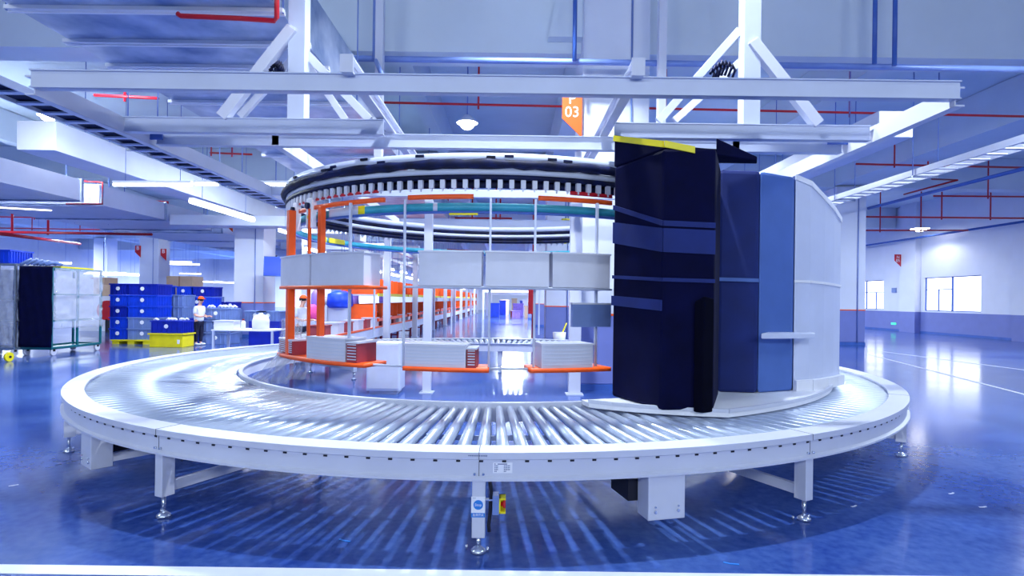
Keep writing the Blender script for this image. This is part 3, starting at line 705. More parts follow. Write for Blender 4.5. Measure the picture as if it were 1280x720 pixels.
pipe('sprinkler_pipe', [W(1130, 243, 24), W(1197, 225, 21), W(1165, 224, 24)], .035, 'red', 'angled dark red sprinkler branch at the right bay')
sprink((0, 290), (190, 293), 26, (15, 60), .06, 'red sprinkler main crossing at the left above the roll containers')
sprink((0, 285), (180, 288), 30, (40, 100), .03, 'thin red sprinkler pipe crossing at the left behind the main')
pipe('sprinkler_pipe', [W(0, 292, 22), W(100, 305, 34)], .07, 'red', 'slanting red sprinkler pipe at the far left')
sprink((0, 271), (88, 273), 28, (43, 57), .03, 'short thin red sprinkler pipe at the left edge')
for i, (px, py, s_) in enumerate(((128, 240, 1.0), (210, 262, .8), (268, 282, .6))):
    Y = 19/s_
    pipe('sprinkler_branch', [W(px-45*s_, py+15*s_, Y), W(px, py+15*s_, Y), W(px, py-12*s_, Y), W(px-30*s_, py-14*s_, Y)], .028/s_, 'red', ('nearest', 'middle', 'farthest')[i]+' red U-shaped sprinkler branch on the left ducts')
sprink((520, 272), (640, 273), 26, (560, 620), .04, 'red sprinkler pipe seen through the carousel, upper')
sprink((570, 292), (690, 296), 28, (590, 625), .05, 'dark red sprinkler pipe seen through the carousel, lower')
sprink((262, 191), (315, 193), 18, (264, 290), .03, 'small red sprinkler pipe below the left stub beam')
# red riser beside the column, yellow valve
rs = empty('fire_riser', W(667, 424, 23.6), 'tall red fire riser pipe standing beside the violet-blue column base', 'pipe')
x = (667-640)/F*23.6
MB().tube([(x, 23.6, .05), (x, 23.6, 6.6)], .075, 12).build('riser_pipe', M['red'], rs)
MB().box(x-.22, x-.02, 23.45, 23.6, 1.15, 2.15).build('hose_case', M['red'], rs, .01); MB().tube([(x, 23.6, .0), (x, 23.6, .12)], .11, 12).build('foot_flange', M['yellow'], rs)
for z in (3.1, 4.2, 5.3): MB().tube([(x, 23.6, z), (x, 23.6, z+.12)], .12, 12).build('coupling', M['red'], rs)
MB().tube([(x, 23.6, 3.35), (x-.5, 23.6, 3.35), (x-.65, 23.6, 3.6), (x-3.6, 23.6, 3.75)], .05, 8).build('branch_pipe', M['red'], rs)
v = empty('yellow_valve', W(707, 290, 22), 'yellow hand valve assembly left of the slim post, beside the red riser', 'valve')
c = W(707, 290, 22); MB().tube([c+Vector((0, 0, -.45)), c+Vector((0, 0, .45))], .07, 10).build('body', M['yellow'], v); MB().tube([c+Vector((0, 0, .45)), (c.x, c.y, 8.0)], .03, 6).build('feed_pipe', M['palepipe'], v)
MB().lathe([(.12, 0), (.17, 0), (.17, .04), (.12, .04)], (c.x, c.y), n=20).build('hand_wheel', M['yellow'], v).location.z = .46

# lamps
def high_bay(px, py, Y, label, on=True, r=.28, e=220):
    c = W(px, py, Y); o = empty('high_bay_lamp', c, label, 'lamp')
    MB().tube([c, c+Vector((0, 0, .02)), c+Vector((0, 0, .12)), c+Vector((0, 0, .2))], [r, r, r*.55, r*.3], 24).build('reflector', M['white'], o)
    MB().tube([c-Vector((0, 0, .06)), c-Vector((0, 0, .0))], [r*.5, r*.92], 24).build('lens', mat('lit_lens', (255, 255, 255), emit=25), o)
    MB().tube([c+Vector((0, 0, t_)) for t_ in (-.17, -.15, -.1, -.0)], [r*.05, r*.3, r*.55, r*.7], 20).build('bulb', mat('lit_bulb', (255, 255, 255), emit=14), o)
    MB().tube([c+Vector((0, 0, .2)), (c.x, c.y, 8.0)], .015, 6).build('rod', M['palepipe'], o)
    d = bpy.data.lights.new('lamp_light', 'SPOT'); d.energy = e; d.spot_size = 2.6; d.spot_blend = .4; d.shadow_soft_size = .09; d.color = (.9, .94, 1)
    l = bpy.data.objects.new('lamp_light', d); COL.objects.link(l); l.parent = o; l.location = (0, 0, -.25)
high_bay(584, 154, 14.6, 'bright round high bay lamp under the ceiling, left of the orange sign', e=900)
high_bay(60, 145, 17, 'white oval high bay lamp at the upper left edge beside the boxed duct', e=800)
high_bay(1150, 286, 33, 'round high bay lamp glowing in the right bay', e=150, r=.5)
high_bay(922, 252, 26, 'small lamp glowing just beside the blue covered load top', e=600, r=.3)
def fluoro(a, b, label, r=.07, group=None):
    a, b = Vector(a), Vector(b); e = empty('fluorescent_lamp', (a+b)/2, label, 'lamp', group)
    MB().bar(a+Vector((0, 0, .07)), b+Vector((0, 0, .07)), .12, .06).build('housing', M['white'], e); MB().tube([a, b], r*.7, 10).build('tube', M['tube'], e)
    for t in (.15, .85): c = a.lerp(b, t); MB().tube([c+Vector((0, 0, .1)), (c.x, c.y, 4.9 if -5.75 < c.x < -2.6 and c.y < 30 else 4.71 if -19 < c.x < -13.85 and 11 < c.y < 60 else 8.0)], .008, 5).build('hanger_rod', M['palepipe'], e)
fluoro((-8.9, 15.8, 4.35), (-8.9, 19.6, 4.35), 'long bright fluorescent lamp at the left near the white column top', .1)
fluoro((-8.9, 21.8, 4.25), (-8.9, 25.5, 4.25), 'second bright fluorescent lamp in line behind the long one')
fluoro(W(142, 231, 15.5), W(240, 231, 15.5), 'thin white lamp bar crossing below the boxed duct, left one', .06)
fluoro(W(244, 230, 15.5), W(362, 231, 15.5), 'thin white lamp bar crossing below the boxed duct, right one', .06)
g = 'distant lamps over the left hall'
for (px, py, Y, L) in ((130, 341, 44, 2.6), (146, 343, 40, 2.6), (172, 344, 52, 2), (212, 327, 40, 2.4), (228, 330, 44, 2), (258, 352, 50, 2.2), (282, 353, 50, 2.4), (20, 258, 20, 1.5), (108, 276, 24, 1.6), (118, 342, 56, 2), (224, 360, 58, 2), (60, 328, 36, 2), (236, 342, 62, 2)):
    c = W(px, py, Y); fluoro((c.x-L/2, c.y, c.z), (c.x+L/2, c.y+.6, c.z), 'small distant fluorescent lamp glowing over the left hall', .09, g)
g = 'task lamps above the picking line'
for i in range(14):
    y = 15.5+i*3.3
    for x, z in ((-5.6, 3.05), (-4.7, 2.65)): fluoro((x, y, z), (x, y+1.6, z), 'small tube lamp above the orange picking line', .06, g)

# signs on columns
def flag(px0, px1, py0, py1, Y, lines, m, label, size, back=0.0):
    a = W(px0, py0, Y); b = W(px1, py1, Y); e = empty('location_sign', ((a.x+b.x)/2, Y, b.z), label, 'sign')
    w_ = b.x-a.x; h = a.z-b.z; zs = a.z-h*.62
    poly = [(a.x, a.z), (b.x, a.z), (b.x, b.z), (a.x, b.z+w_*.95)]
    vs = [(x, Y-.02, z) for x, z in poly]+[(x, Y, z) for x, z in poly]
    MB().add(vs, [(0, 1, 2, 3), (7, 6, 5, 4), (0, 4, 5, 1), (1, 5, 6, 2), (2, 6, 7, 3), (3, 7, 4, 0)]).build('panel', M[m], e)
    for i, t in enumerate(lines): text('lettering', t, size, FACE(((a.x+b.x)/2, Y-.023, a.z-h*(.22+.27*i))), M['white'], e)
flag(703, 727, 111, 172, 11.0, ('P', '03'), 'orange', 'orange flag sign reading P 03 at the edge of the near column', .29)
flag(1118, 1126.5, 318, 334, 36.3, ('N', '05'), 'red', 'small red sign reading N 05 on the right wall pilaster', .26)
flag(281, 291, 272, 290, 24.0, ('D', '04'), 'orange', 'small orange sign on the left column near the ceiling lamps', .26)
flag(169, 176, 307, 322, 36.97, ('B',), 'red', 'tiny red sign on the left edge of the far left column', .35)
flag(201, 208, 311, 326, 36.97, ('B',), 'red', 'tiny red sign on the right edge of the far left column', .35)
c = W(341, 333, 23); e = empty('blue_screen', c, 'tilted blue information screen mounted beside the left column', 'screen')
T = Matrix.Translation(c) @ Matrix.Rotation(.25, 4, 'Z') @ Matrix.Rotation(-.15, 4, 'X')
MB().box(-.34, .34, -.04, .04, -.4, .4, T).build('casing', M['bluegrey'], e, .01); MB().box(-.31, .31, -.046, -.04, -.37, .37, T).build('display', mat('blue_display', (20, 60, 200), .3, emit=.35), e)
MB().tube([c+Vector((0, .05, .3)), c+Vector((-.3, 1.1, .5))], .03, 6).build('arm', M['dark'], e)
c = W(1118, 405, WX-.0)
e_ = MB().box(WX-.03, WX, 37.2, 37.65, .40, .52); tag(e_.build('exit_sign', M['exit']), 'small green lit exit sign low on the right wall', 'sign')
tag(MB().box(WX-.06, WX, 37.2, 37.6, 2.5, 2.8).build('wall_switch_box', M['bingrey']), 'small grey box on the right wall between window and pilaster', 'switch box')

# ================================================================== PICKING LINE
bn = empty('picking_bench', (-5, 20, 0), 'long pale conveyor bench with orange edge running down the left of the aisle', 'bench')
MB().box(-5.75, -4.62, 14.3, 72, .66, .72).build('belt', M['steel2'], bn); MB().box(-4.63, -4.57, 14.3, 72, .71, .76).build('edge_rail', M['orange'], bn)
MB().box(-4.62, -4.59, 14.3, 72, .40, .70).build('side_panel', M['pale'], bn)
for i in range(20):
    y = 14.6+i*3; s = MB()
    for x in (-5.6, -4.7): s.box(x-.04, x+.04, y-.04, y+.04, 0, .66)
    s.box(-5.6, -4.7, y-.03, y+.03, .2, .26); s.build('leg', M['brown'], bn)
proto = None
for i in range(10):
    y = 19.9+i*5.8
    if proto is None:
        proto = empty('picking_rack', (-4.35, 19.9, 0), None, 'rack')
        MB().box(-4.46, -4.24, 19.8, 20.0, .02, 4.1).build('post', M['steel'], proto, .01); MB().box(-7.3, -7.12, 19.8, 20.0, .02, 4.1).build('post', M['steel'], proto)
        s = MB().box(-4.5, -4.2, 19.76, 20.04, 0, .02); s.build('base_plate', M['steel2'], proto)
        for x in (-4.45, -5.8): MB().box(x-.05, x+.05, 20.0, 25.6, 3.5, 3.62).build('tie_beam', M['steel'], proto)
        MB().box(-7.2, -4.2, 19.84, 19.96, 3.95, 4.1).build('tie_beam', M['steel'], proto)
        for z0, z1 in ((1.86, 2.42), (.98, 1.5)):
            s = MB().box(-6.0, -5.95, 20.1, 25.5, z0, z1)
            for j in range(7): yy = 20.1+j*.9; s.box(-5.95, -4.75, yy-.02, yy+.02, z0, z1)
            s.build('orange_divider', M['orange'], proto)
            MB().box(-6.0, -4.7, 20.05, 25.55, z0-.05, z0-.001).build('shelf', M['steel2'], proto)
            MB().box(-4.72, -4.66, 20.05, 25.55, z0-.07, z0+.04).build('front_rail', M['yellow' if z0 > 1.5 else 'orange'], proto)
        proto['label'] = 'white post rack with orange dividers at the near end of the picking line'
        proto['group'] = 'orange racks of the picking line'
    else:
        dup(proto, (-4.35, y, 0), 0, ('second', 'third', 'fourth', 'fifth', 'sixth', 'seventh', 'eighth', 'ninth', 'last')[i-1]+' white post rack with orange dividers counting down the aisle from the near end')
# boxes standing on the bench and in the racks
def box_thing(name, loc, sz, m, label, cat, group, lidm=None):
    x, y, z = loc; a, b, h = sz; e = empty(name, loc, label, cat, group)
    MB().prism([(x-a/2*.9, y-b/2*.9), (x+a/2*.9, y-b/2*.9), (x+a/2*.9, y+b/2*.9), (x-a/2*.9, y+b/2*.9)], z, z+h*.9).build('body', M[m], e)
    MB().box(x-a/2, x+a/2, y-b/2, y+b/2, z+h*.9, z+h).build('rim', M[lidm or m], e); return e
rr = random.Random(4)
for i in range(30):
    y = 14.8+i*1.05
    if i % 2: box_thing('picking_bin', (-4.95, y, .721), (.5, .62, .33), 'tote', 'pale grey bin standing on the picking bench', 'bin', 'pale bins on the picking bench')
    else: box_thing('picking_bin', (-4.95, y, .721), (.45, .5, .30), 'brown', 'maroon bin standing on the picking bench', 'bin', 'maroon bins on the picking bench')
for i in range(9):
    for j in range(6):
        y = 20.55+i*5.8+j*.9
        m = rr.choice(('binblue', 'bindark', 'bindark'))
        box_thing('rack_bin', (-5.3, y, .981), (.8, .62, .26), m, 'small blue bin on the lower rack shelf of the picking line', 'bin', 'blue bins in the picking racks')
cols = ['purple', 'white', 'binblue', 'pink', 'purple', 'tote', 'binblue', 'white', 'card', 'purple']
for i, (px, py, Y, w_, h_) in enumerate(((396, 376, 19.4, .4, .8), (402, 372, 22, .7, .5), (425, 374, 20, .9, .6), (390, 390, 19, .45, .5), (441, 376, 21, .6, .8), (455, 385, 22, .5, .4), (470, 385, 23, .6, .5), (493, 384, 24, .6, .4), (508, 386, 25, .6, .4), (480, 372, 24, .7, .5))):
    if px >= 441: Y = 6.45*F/(640-px); h_ *= Y/22*.8; w_ = .5
    c = W(px, py, Y); e = empty('sack', (c.x, Y, 0), ('leftmost violet', 'white', 'tilted blue', 'pink', 'narrow violet', 'grey', 'small blue', 'small white', 'brown', 'rightmost violet')[i]+' goods sack stacked behind the picking bench on a stand', 'sack')
    z1 = c.z+h_/2; z0 = c.z-h_/2
    MB().tube([(c.x, Y, z0), (c.x, Y, z0+h_*.15), (c.x, Y, z0+h_*.8), (c.x, Y, z1)], [w_*.42, w_*.52, w_*.48, w_*.2], 10).build('bag_body', M[cols[i]], e)
    MB().box(c.x-w_*.4, c.x+w_*.4, Y-.2, Y+.2, 0, z0).build('stand', M['steel2'], e)

# far end: portals and goods
for i, (Y, xa, xb) in enumerate(((48, -2.4, 4.4), (60, -2.6, 4.6), (72, -2.6, 4.8))):
    e = empty('white_portal', ((xa+xb)/2, Y, 0), ('nearest', 'middle', 'farthest')[i]+' white portal frame spanning the far aisle', 'portal')
    for x in (xa, xb): MB().box(x-.08, x+.08, Y-.08, Y+.08, 0, 2.3).build('post', M['steel'], e)
    MB().box(xa-.08, xb+.08, Y-.08, Y+.08, 2.3, 2.5).build('lintel', M['steel'], e)
rr = random.Random(9)
for i in range(26):
    x = rr.uniform(-2.1, 3.3); y = 53+i*1.25
    box_thing('goods_box', (x, y, 0), (rr.uniform(.6, 1.2), .8, rr.uniform(.5, 1.9)), rr.choice(('binblue', 'brown', 'white', 'bingrey', 'card', 'white', 'purple')), 'small distant box of goods at the far end of the aisle', 'box', 'distant goods at the end of the aisle')
for i in range(7): fluoro((-1.6+i*.8, 66+i*1.5, 3.4+.2*(i % 2)), (-1.6+i*.8, 67.5+i*1.5, 3.4+.2*(i % 2)), 'bright lamp at the far end of the aisle', .12, 'lamps at the far end of the aisle')
c = GP(699, 431.5, 0); e = empty('dust_bin', (c.x, c.y, 0), 'small white waste bin with yellow broom handle by the column base', 'bin')
MB().tube([(c.x, c.y, 0), (c.x, c.y, .5)], [.2, .26], 14).build('tub', M['white'], e)
pipe('broom_handle', [W(698, 428, 21.9), W(708, 404, 22.5)], .03, 'yellow', 'yellow broom handle leaning by the column base')

# ================================================================== LEFT FLOOR GOODS
def crate_proto(w_, d, h, m, name='storage_crate'):
    e = empty(name, (0, 0, 0), None, 'crate')
    MB().prism([(-w_/2+.03, -d/2+.03), (w_/2-.03, -d/2+.03), (w_/2-.03, d/2-.03), (-w_/2+.03, d/2-.03)], .0, h-.05).build('body', M[m], e)
    s = MB()
    for i in range(7): x = -w_/2+.06+(w_-.12)*i/6; s.box(x-.012, x+.012, -d/2+.005, -d/2+.03, .02, h-.05)
    for i in range(9): y = -d/2+.06+(d-.12)*i/8; s.box(w_/2-.03, w_/2-.005, y-.012, y+.012, .02, h-.05)
    s.build('ribs', M[m], e)
    MB().box(-w_/2, w_/2, -d/2, d/2, h-.05, h-.002).build('rim', M[m], e, .006)
    MB().tube([(0, -d/2+.004, h*.55), (0, -d/2-.004, h*.55)], .07, 12).build('label', M['paper'], e)
    return e
prot = {}
def crate(key, loc, label, group=None, rz=0.0):
    if key not in prot:
        e = crate_proto(*key); e.location = loc; e.rotation_euler = (0, 0, rz); prot[key] = e; tag(e, label, None, group)
    else: dup(prot[key], loc, rz, label, group)
ords = ('bottom', 'second from the floor', 'middle', 'fourth from the floor', 'top')
Y = 20.6; zp = .157; h = .395
pal = empty('plastic_pallet', (W(165, 430, Y).x, Y, 0), 'yellow plastic pallet under the tall stack of blue crates', 'pallet')
xa, xb = W(141, 430, Y-.4).x, W(190, 430, Y-.4).x
MB().box(xa, xb, Y-.5, Y+.7, .11, .155).build('deck', M['yellow'], pal)
for x in (xa+.15, (xa+xb)/2, xb-.15):
    MB().box(x-.12, x+.12, Y-.48, Y+.68, .001, .11).build('block', M['yellow'], pal)
x1_ = W(148, 400, Y-.4).x; x2_ = W(178.5, 400, Y-.4).x
for i in range(5):
    m = ('binblue', 'bingrey', 'bindark', 'binblue', 'bindark')[i]
    crate((.64, .9, h, ('binblue', 'binblue', 'bindark', 'binblue', 'bindark')[i]), (x1_, Y, zp+i*h), ords[i]+' crate of the left column of the tall blue crate stack')
    crate((1.08, .9, h, ('bingrey', 'bingrey', 'binblue', 'binblue', 'bindark')[i]), (x2_, Y, zp+i*h), ords[i]+' crate of the right column of the tall blue crate stack')
# second stack to the right
Y2 = 21.6
x3 = W(219, 400, Y2).x
for i in range(4):
    crate((1.1, .8, .44, ('bindark', 'bindark', 'bingrey', 'bingrey')[i]), (x3, Y2, .001+i*.44), ords[(0, 1, 2, 4)[i]]+' crate of the stack behind the blue and yellow bins')
crate((.45, .8, .36, 'binblue'), (W(206, 363, Y2+1.2).x, Y2+1.2, 1.765), 'blue crate with slanted lid high beside the cardboard carton')
tag(MB().box(W(206, 363, Y2+1.2).x-.3, W(206, 363, Y2+1.2).x+.3, Y2+.8, Y2+1.6, 0, 1.76).build('crate_stand', M['bingrey']), 'grey stacked base behind the mid stack of crates', 'stand')
yb_ = empty('open_bin', (W(215, 430, 19.4).x, 19.4, 0), 'large yellow bin on the floor under a blue bin', 'bin'); c = wloc(yb_)
MB().prism([(c.x-.55, c.y-.35), (c.x+.55, c.y-.35), (c.x+.55, c.y+.35), (c.x-.55, c.y+.35)], .001, .46).build('body', M['yellow'], yb_, .01); MB().box(c.x-.59, c.x+.59, c.y-.39, c.y+.39, .42, .47).build('rim', M['yellow'], yb_)
MB().box(c.x+.38, c.x+.46, c.y-.355, c.y-.35, .12, .26).build('label', M['paper'], yb_)
crate((1.1, .72, .42, 'bindark'), (c.x+.01, c.y, .472), 'deep blue bin standing on the large yellow bin')
s = MB(); rr = random.Random(2)
for i in range(14): x = c.x+rr.uniform(-.45, .4); yy = c.y+rr.uniform(-.25, .25); s.tube([(x-.06, yy, .90), (x, yy, .96), (x+.06, yy+.03, .90)], .03, 5)
tag(s.build('crumpled_wrap', M['white']), 'crumpled white wrapping on top of the deep blue bin', 'wrapping', kind='stuff')
# blue crates right of that, behind the person
x4 = W(251, 400, 22.3).x
for i in range(4): crate((1.15, .8, .42, ('bindark', 'bindark', 'binblue', 'binblue')[i]), (x4, 22.4, .001+i*.42), ords[(0, 1, 2, 4)[i]]+' blue crate of the stack directly behind the person with the cap')
crate((.6, .8, .4, 'binblue'), (W(234, 367, 23.3).x, 23.4, 1.70), 'small blue crate at the upper left beside the carton, behind the person'); 
crate((.85, .8, .4, 'bindark'), (W(258, 367, 23.3).x, 23.4, 1.70), 'blue crate at the upper right above the cap wearing person')
tag(MB().box(W(226, 367, 23.3).x, W(272, 367, 23.3).x, 23.0, 23.85, 0, 1.699).build('crate_stand', M['bingrey']), 'grey-blue base under the two upper blue crates', 'stand')
for i, px in enumerate((279, 292)): crate((.38, .6, .3, 'bindark'), (W(px, 385, 23.6).x, 23.6, 1.2), ('left', 'right')[i]+' low blue crate behind the grey crates')
tag(MB().box(W(273, 385, 23.6).x, W(298, 385, 23.6).x, 23.25, 23.95, 0, 1.199).build('crate_stand', M['bingrey']), 'grey base below the two low blue crates', 'stand')
x5 = W(276, 400, 20.9).x
for i in range(3): crate((1.1, .75, .42, 'bingrey'), (x5, 20.9, .001+i*.44), ords[(0, 2, 4)[i]]+' grey-blue crate in front of the person, heaped with white wrap')
s = MB()
for i in range(22): x = x5+rr.uniform(-.5, .5); yy = 20.9+rr.uniform(-.3, .3); s.tube([(x-.07, yy, 1.32), (x, yy, 1.39), (x+.07, yy+.03, 1.32)], .03, 5)
tag(s.build('crumpled_wrap', M['white']), 'crumpled white wrap heaped on the grey-blue crates', 'wrapping', kind='stuff')
# cartons
def carton(px0, px1, py0, py1, Y, label, base=True):
    a, b = W(px0, py0, Y), W(px1, py1, Y); e = empty('cardboard_carton', ((a.x+b.x)/2, Y, b.z), label, 'carton')
    MB().box(a.x, b.x, Y, Y+.9, b.z, a.z).build('body', M['card'], e, .01); MB().box((a.x+b.x)/2-.03, (a.x+b.x)/2+.03, Y-.004, Y, b.z, a.z).build('tape', mat('tape', (170, 130, 100), .4), e)
    return b.z
z = carton(208, 240, 345, 370, 25.2, 'tall brown cardboard carton above the crates, left of the cap')
tag(MB().box(W(208, 345, 25.2).x, W(240, 345, 25.2).x, 25.2, 26.1, 0, z-.002).build('crate_stand', M['bingrey']), 'grey base under the tall brown carton', 'stand')
z = carton(115, 137, 356, 370, 27, 'brown carton pile between the green cage and blue crates, lower')
tag(MB().box(W(100, 345, 27).x, W(138, 345, 27).x, 27.0, 27.95, 0, z-.002).build('machine_base', M['wall']), 'white cabinet body beneath the brown cartons', 'cabinet')
carton(113, 131, 346.5, 356, 27, 'brown carton on top of the lower carton by the green cage')
c = W(133, 388, 26.2); e = empty('red_reel', c, 'round red hose reel on the white cabinet behind the crates', 'reel')
MB().tube([c, c+Vector((0, .2, 0))], .45, 24).build('reel_disc', M['red'], e); MB().box(c.x-.05, c.x+.05, c.y, c.y+.15, 0, c.z-.4).build('stand', M['dark'], e)

# roll containers
def cage(px0, px1, Y, hh, m, label, depth=.8, shelves=True):
    xa, xb = W(px0, 400, Y).x, W(px1, 400, Y).x; e = empty('roll_container', ((xa+xb)/2, Y, 0), label, 'roll container')
    b = .2
    for x in (xa, xb):
        for y in (Y, Y+depth): MB().box(x-.025, x+.025, y-.025, y+.025, b, hh).build('corner_post', M[m], e)
    for z in ([b, b+.75, b+1.35, hh-.03]):
        s = MB()
        for y in (Y, Y+depth): s.box(xa, xb, y-.02, y+.02, z, z+.045)
        for x in (xa, xb): s.box(x-.02, x+.02, Y, Y+depth, z, z+.045)
        s.build('cross_rail', M[m], e)
    MB().box((xa+xb)/2-.02, (xa+xb)/2+.02, Y-.02, Y+.02, b, hh).build('middle_post', M[m], e)
    MB().box(xa, xb, Y, Y+depth, b-.03, b).build('deck', M[m], e)
    for x in (xa+.06, xb-.06):
        for y in (Y+.05, Y+depth-.05):
            w0 = MB().tube([(x-.03, y, .1), (x+.03, y, .1)], .095, 16).build('caster', M['tote'], e); MB().box(x-.04, x+.04, y-.04, y+.04, .12, b-.03).build('caster_fork', M['dark'], w0)
    return e, xa, xb
def sheet(name, xa, xb, y, z0, z1, m, par, nx=14, nz=22, amp=.03):
    rr = random.Random(int(xa*100)); vs = []; fs = []
    for j in range(nz+1):
        for i in range(nx+1):
            vs.append((xa+(xb-xa)*i/nx, y+amp*math.sin(i*1.7+j*.4)*rr.uniform(.2, 1)+rr.uniform(-amp, amp)*.5, z0+(z1-z0)*j/nz))
    fs = [(j*(nx+1)+i, j*(nx+1)+i+1, (j+1)*(nx+1)+i+1, (j+1)*(nx+1)+i) for j in range(nz) for i in range(nx)]
    o = MB().add(vs, fs, True).build(name, m, par); md = o.modifiers.new('thickness', 'SOLIDIFY'); md.thickness = .006; return o
e, xa, xb = cage(-22, 19, 15.8, 2.55, 'chrome', 'steel roll container with film-wrapped goods at the left edge, topped by a blue crate', .5)
MB().box(xa+.05, xb-.06, 15.9, 16.25, .22, 2.4).build('wrapped_goods', mat('wrapped_goods_blue', (96, 118, 188), .4, var=.5, scale=5, rgb2=(200, 208, 236)), e)
sheet('film_wrap', xa+.02, xb-.02, 15.75, .3, 2.45, M['film'], e)
crate((1.0, .8, .38, 'binblue'), (W(2, 322, 16.1).x, 16.2, 2.57), 'bright blue crate tilted on top of the leftmost roll container')
yc = GP(11, 452, 0); e = empty('yellow_caster_dolly', (yc.x, yc.y, 0), 'round yellow wheel at the foot of the leftmost container', 'wheel')
MB().tube([(yc.x-.03, yc.y, .12), (yc.x+.03, yc.y, .12)], .118, 18).build('tyre', M['yellow'], e); MB().tube([(yc.x-.05, yc.y, .12), (yc.x+.05, yc.y, .12)], .03, 10).build('axle', M['dark'], e)
ga, gb = -13.72, -12.87; e = empty('roll_container', ((ga+gb)/2, 17, 0), 'green steel roll container with a film-wrapped side and white casters, behind the navy cloth', 'roll container')
for x in (ga, gb):
    for y in (16.0, 16.95, 17.9): MB().box(x-.025, x+.025, y-.025, y+.025, .2, 2.48).build('corner_post', M['green'], e)
for z in (.2, .95, 1.7, 2.44):
    s = MB()
    for y in (16.0, 17.9): s.box(ga, gb, y-.02, y+.02, z, z+.045)
    for x in (ga, gb): s.box(x-.02, x+.02, 16.0, 17.9, z, z+.045)
    s.build('cross_rail', M['green'], e)
MB().box(ga, gb, 16, 17.9, .17, .2).build('deck', M['green'], e)
MB().box(ga+.1, gb-.12, 16.1, 17.75, 1.0, 2.2).build('wrapped_goods', M['tote'], e)
MB().box(ga, gb, 16.3, 17.6, 2.485, 2.53).build('yellow_board', M['yellow'], e)
for x in (ga+.08, gb-.03):
    for y in (16.1, 17.8): w0 = MB().tube([(x-.03, y, .1), (x+.03, y, .1)], .095, 16).build('caster', M['tote'], e); MB().box(x-.04, x+.04, y-.04, y+.04, .12, .17).build('caster_fork', M['dark'], w0)
rr = random.Random(31); vs = [(gb+.04+rr.uniform(-.03, .05), 16.05+1.85*i/18, .75+1.72*j/22) for j in range(23) for i in range(19)]
o = MB().add(vs, [(j*19+i, j*19+i+1, j*19+i+20, j*19+i+19) for j in range(22) for i in range(18)], True).build('film_wrap', M['film'], e); md = o.modifiers.new('thickness', 'SOLIDIFY'); md.thickness = .006
hc = empty('hanging_cloth', (-13.3, 15.9, .25), 'dark navy cloth hanging over the front of the green roll container', 'cloth')
xa, xb = W(23, 400, 15.9).x, W(65, 400, 15.9).x
sheet('cloth_front', xa, xb, 15.9, .25, 2.5, M['navy'], hc, amp=.02)
s = MB(); rr = random.Random(6)
for i in range(5): x = xa+.15+i*.17; s.tube([(x-.15, 15.95, 2.55), (x, 16.1, 2.62+rr.uniform(0, .1)), (x+.15, 16.2, 2.56)], .05, 6)
s.build('folded_top', M['bingrey'], hc)

# small items on a table near the ring's left rear
tx0, tx1 = W(268, 420, 17.2).x, W(345, 420, 17.2).x
e = empty('packing_table', ((tx0+tx1)/2, 17.4, 0), 'pale packing table behind the left rear of the roller ring', 'table')
MB().box(tx0, tx1, 17.0, 18.0, .70, .74).build('tabletop', M['white'], e)
for x in (tx0+.05, tx1-.05):
    for y in (17.05, 17.95): MB().box(x-.03, x+.03, y-.03, y+.03, 0, .70).build('leg', M['steel2'], e)
box_thing('open_tray', (W(284, 415, 17.4).x, 17.4, .741), (.65, .5, .26), 'white', 'small white tray box on the packing table, left end', 'tray', None, 'tote')
c = W(326, 411, 17.4); e = empty('white_canister', (c.x, 17.4, .741), 'white plastic canister on the packing table near the carousel', 'canister')
MB().tube([(c.x, 17.4, .741), (c.x, 17.4, 1.0), (c.x, 17.4, 1.14), (c.x, 17.4, 1.2)], [.24, .25, .2, .07], 14).build('body', M['white'], e); MB().tube([(c.x, 17.4, 1.2), (c.x, 17.4, 1.24)], .06, 10).build('cap', M['tote'], e)
c = W(304, 411, 17.4); e = empty('spray_bottle', (c.x, 17.4, .741), 'small white bottle with brown cap on the packing table', 'bottle')
MB().tube([(c.x, 17.4, .741), (c.x, 17.4, .95), (c.x, 17.4, 1.0)], [.07, .07, .03], 10).build('body', M['white'], e); MB().tube([(c.x, 17.4, 1.0), (c.x, 17.4, 1.05)], .035, 8).build('cap', M['brown'], e)
for i, px in enumerate((322, 338)): crate((.75, .6, .34, 'bingrey'), (W(px, 395, 19.2).x, 19.3, .92), ('left', 'right')[i]+' grey bin of the pair behind the white canister')
tag(MB().box(W(312, 395, 19).x, W(350, 395, 19).x, 18.95, 19.65, 0, .919).build('bin_bench', M['bindark']), 'blue bench under the pair of grey bins', 'bench')

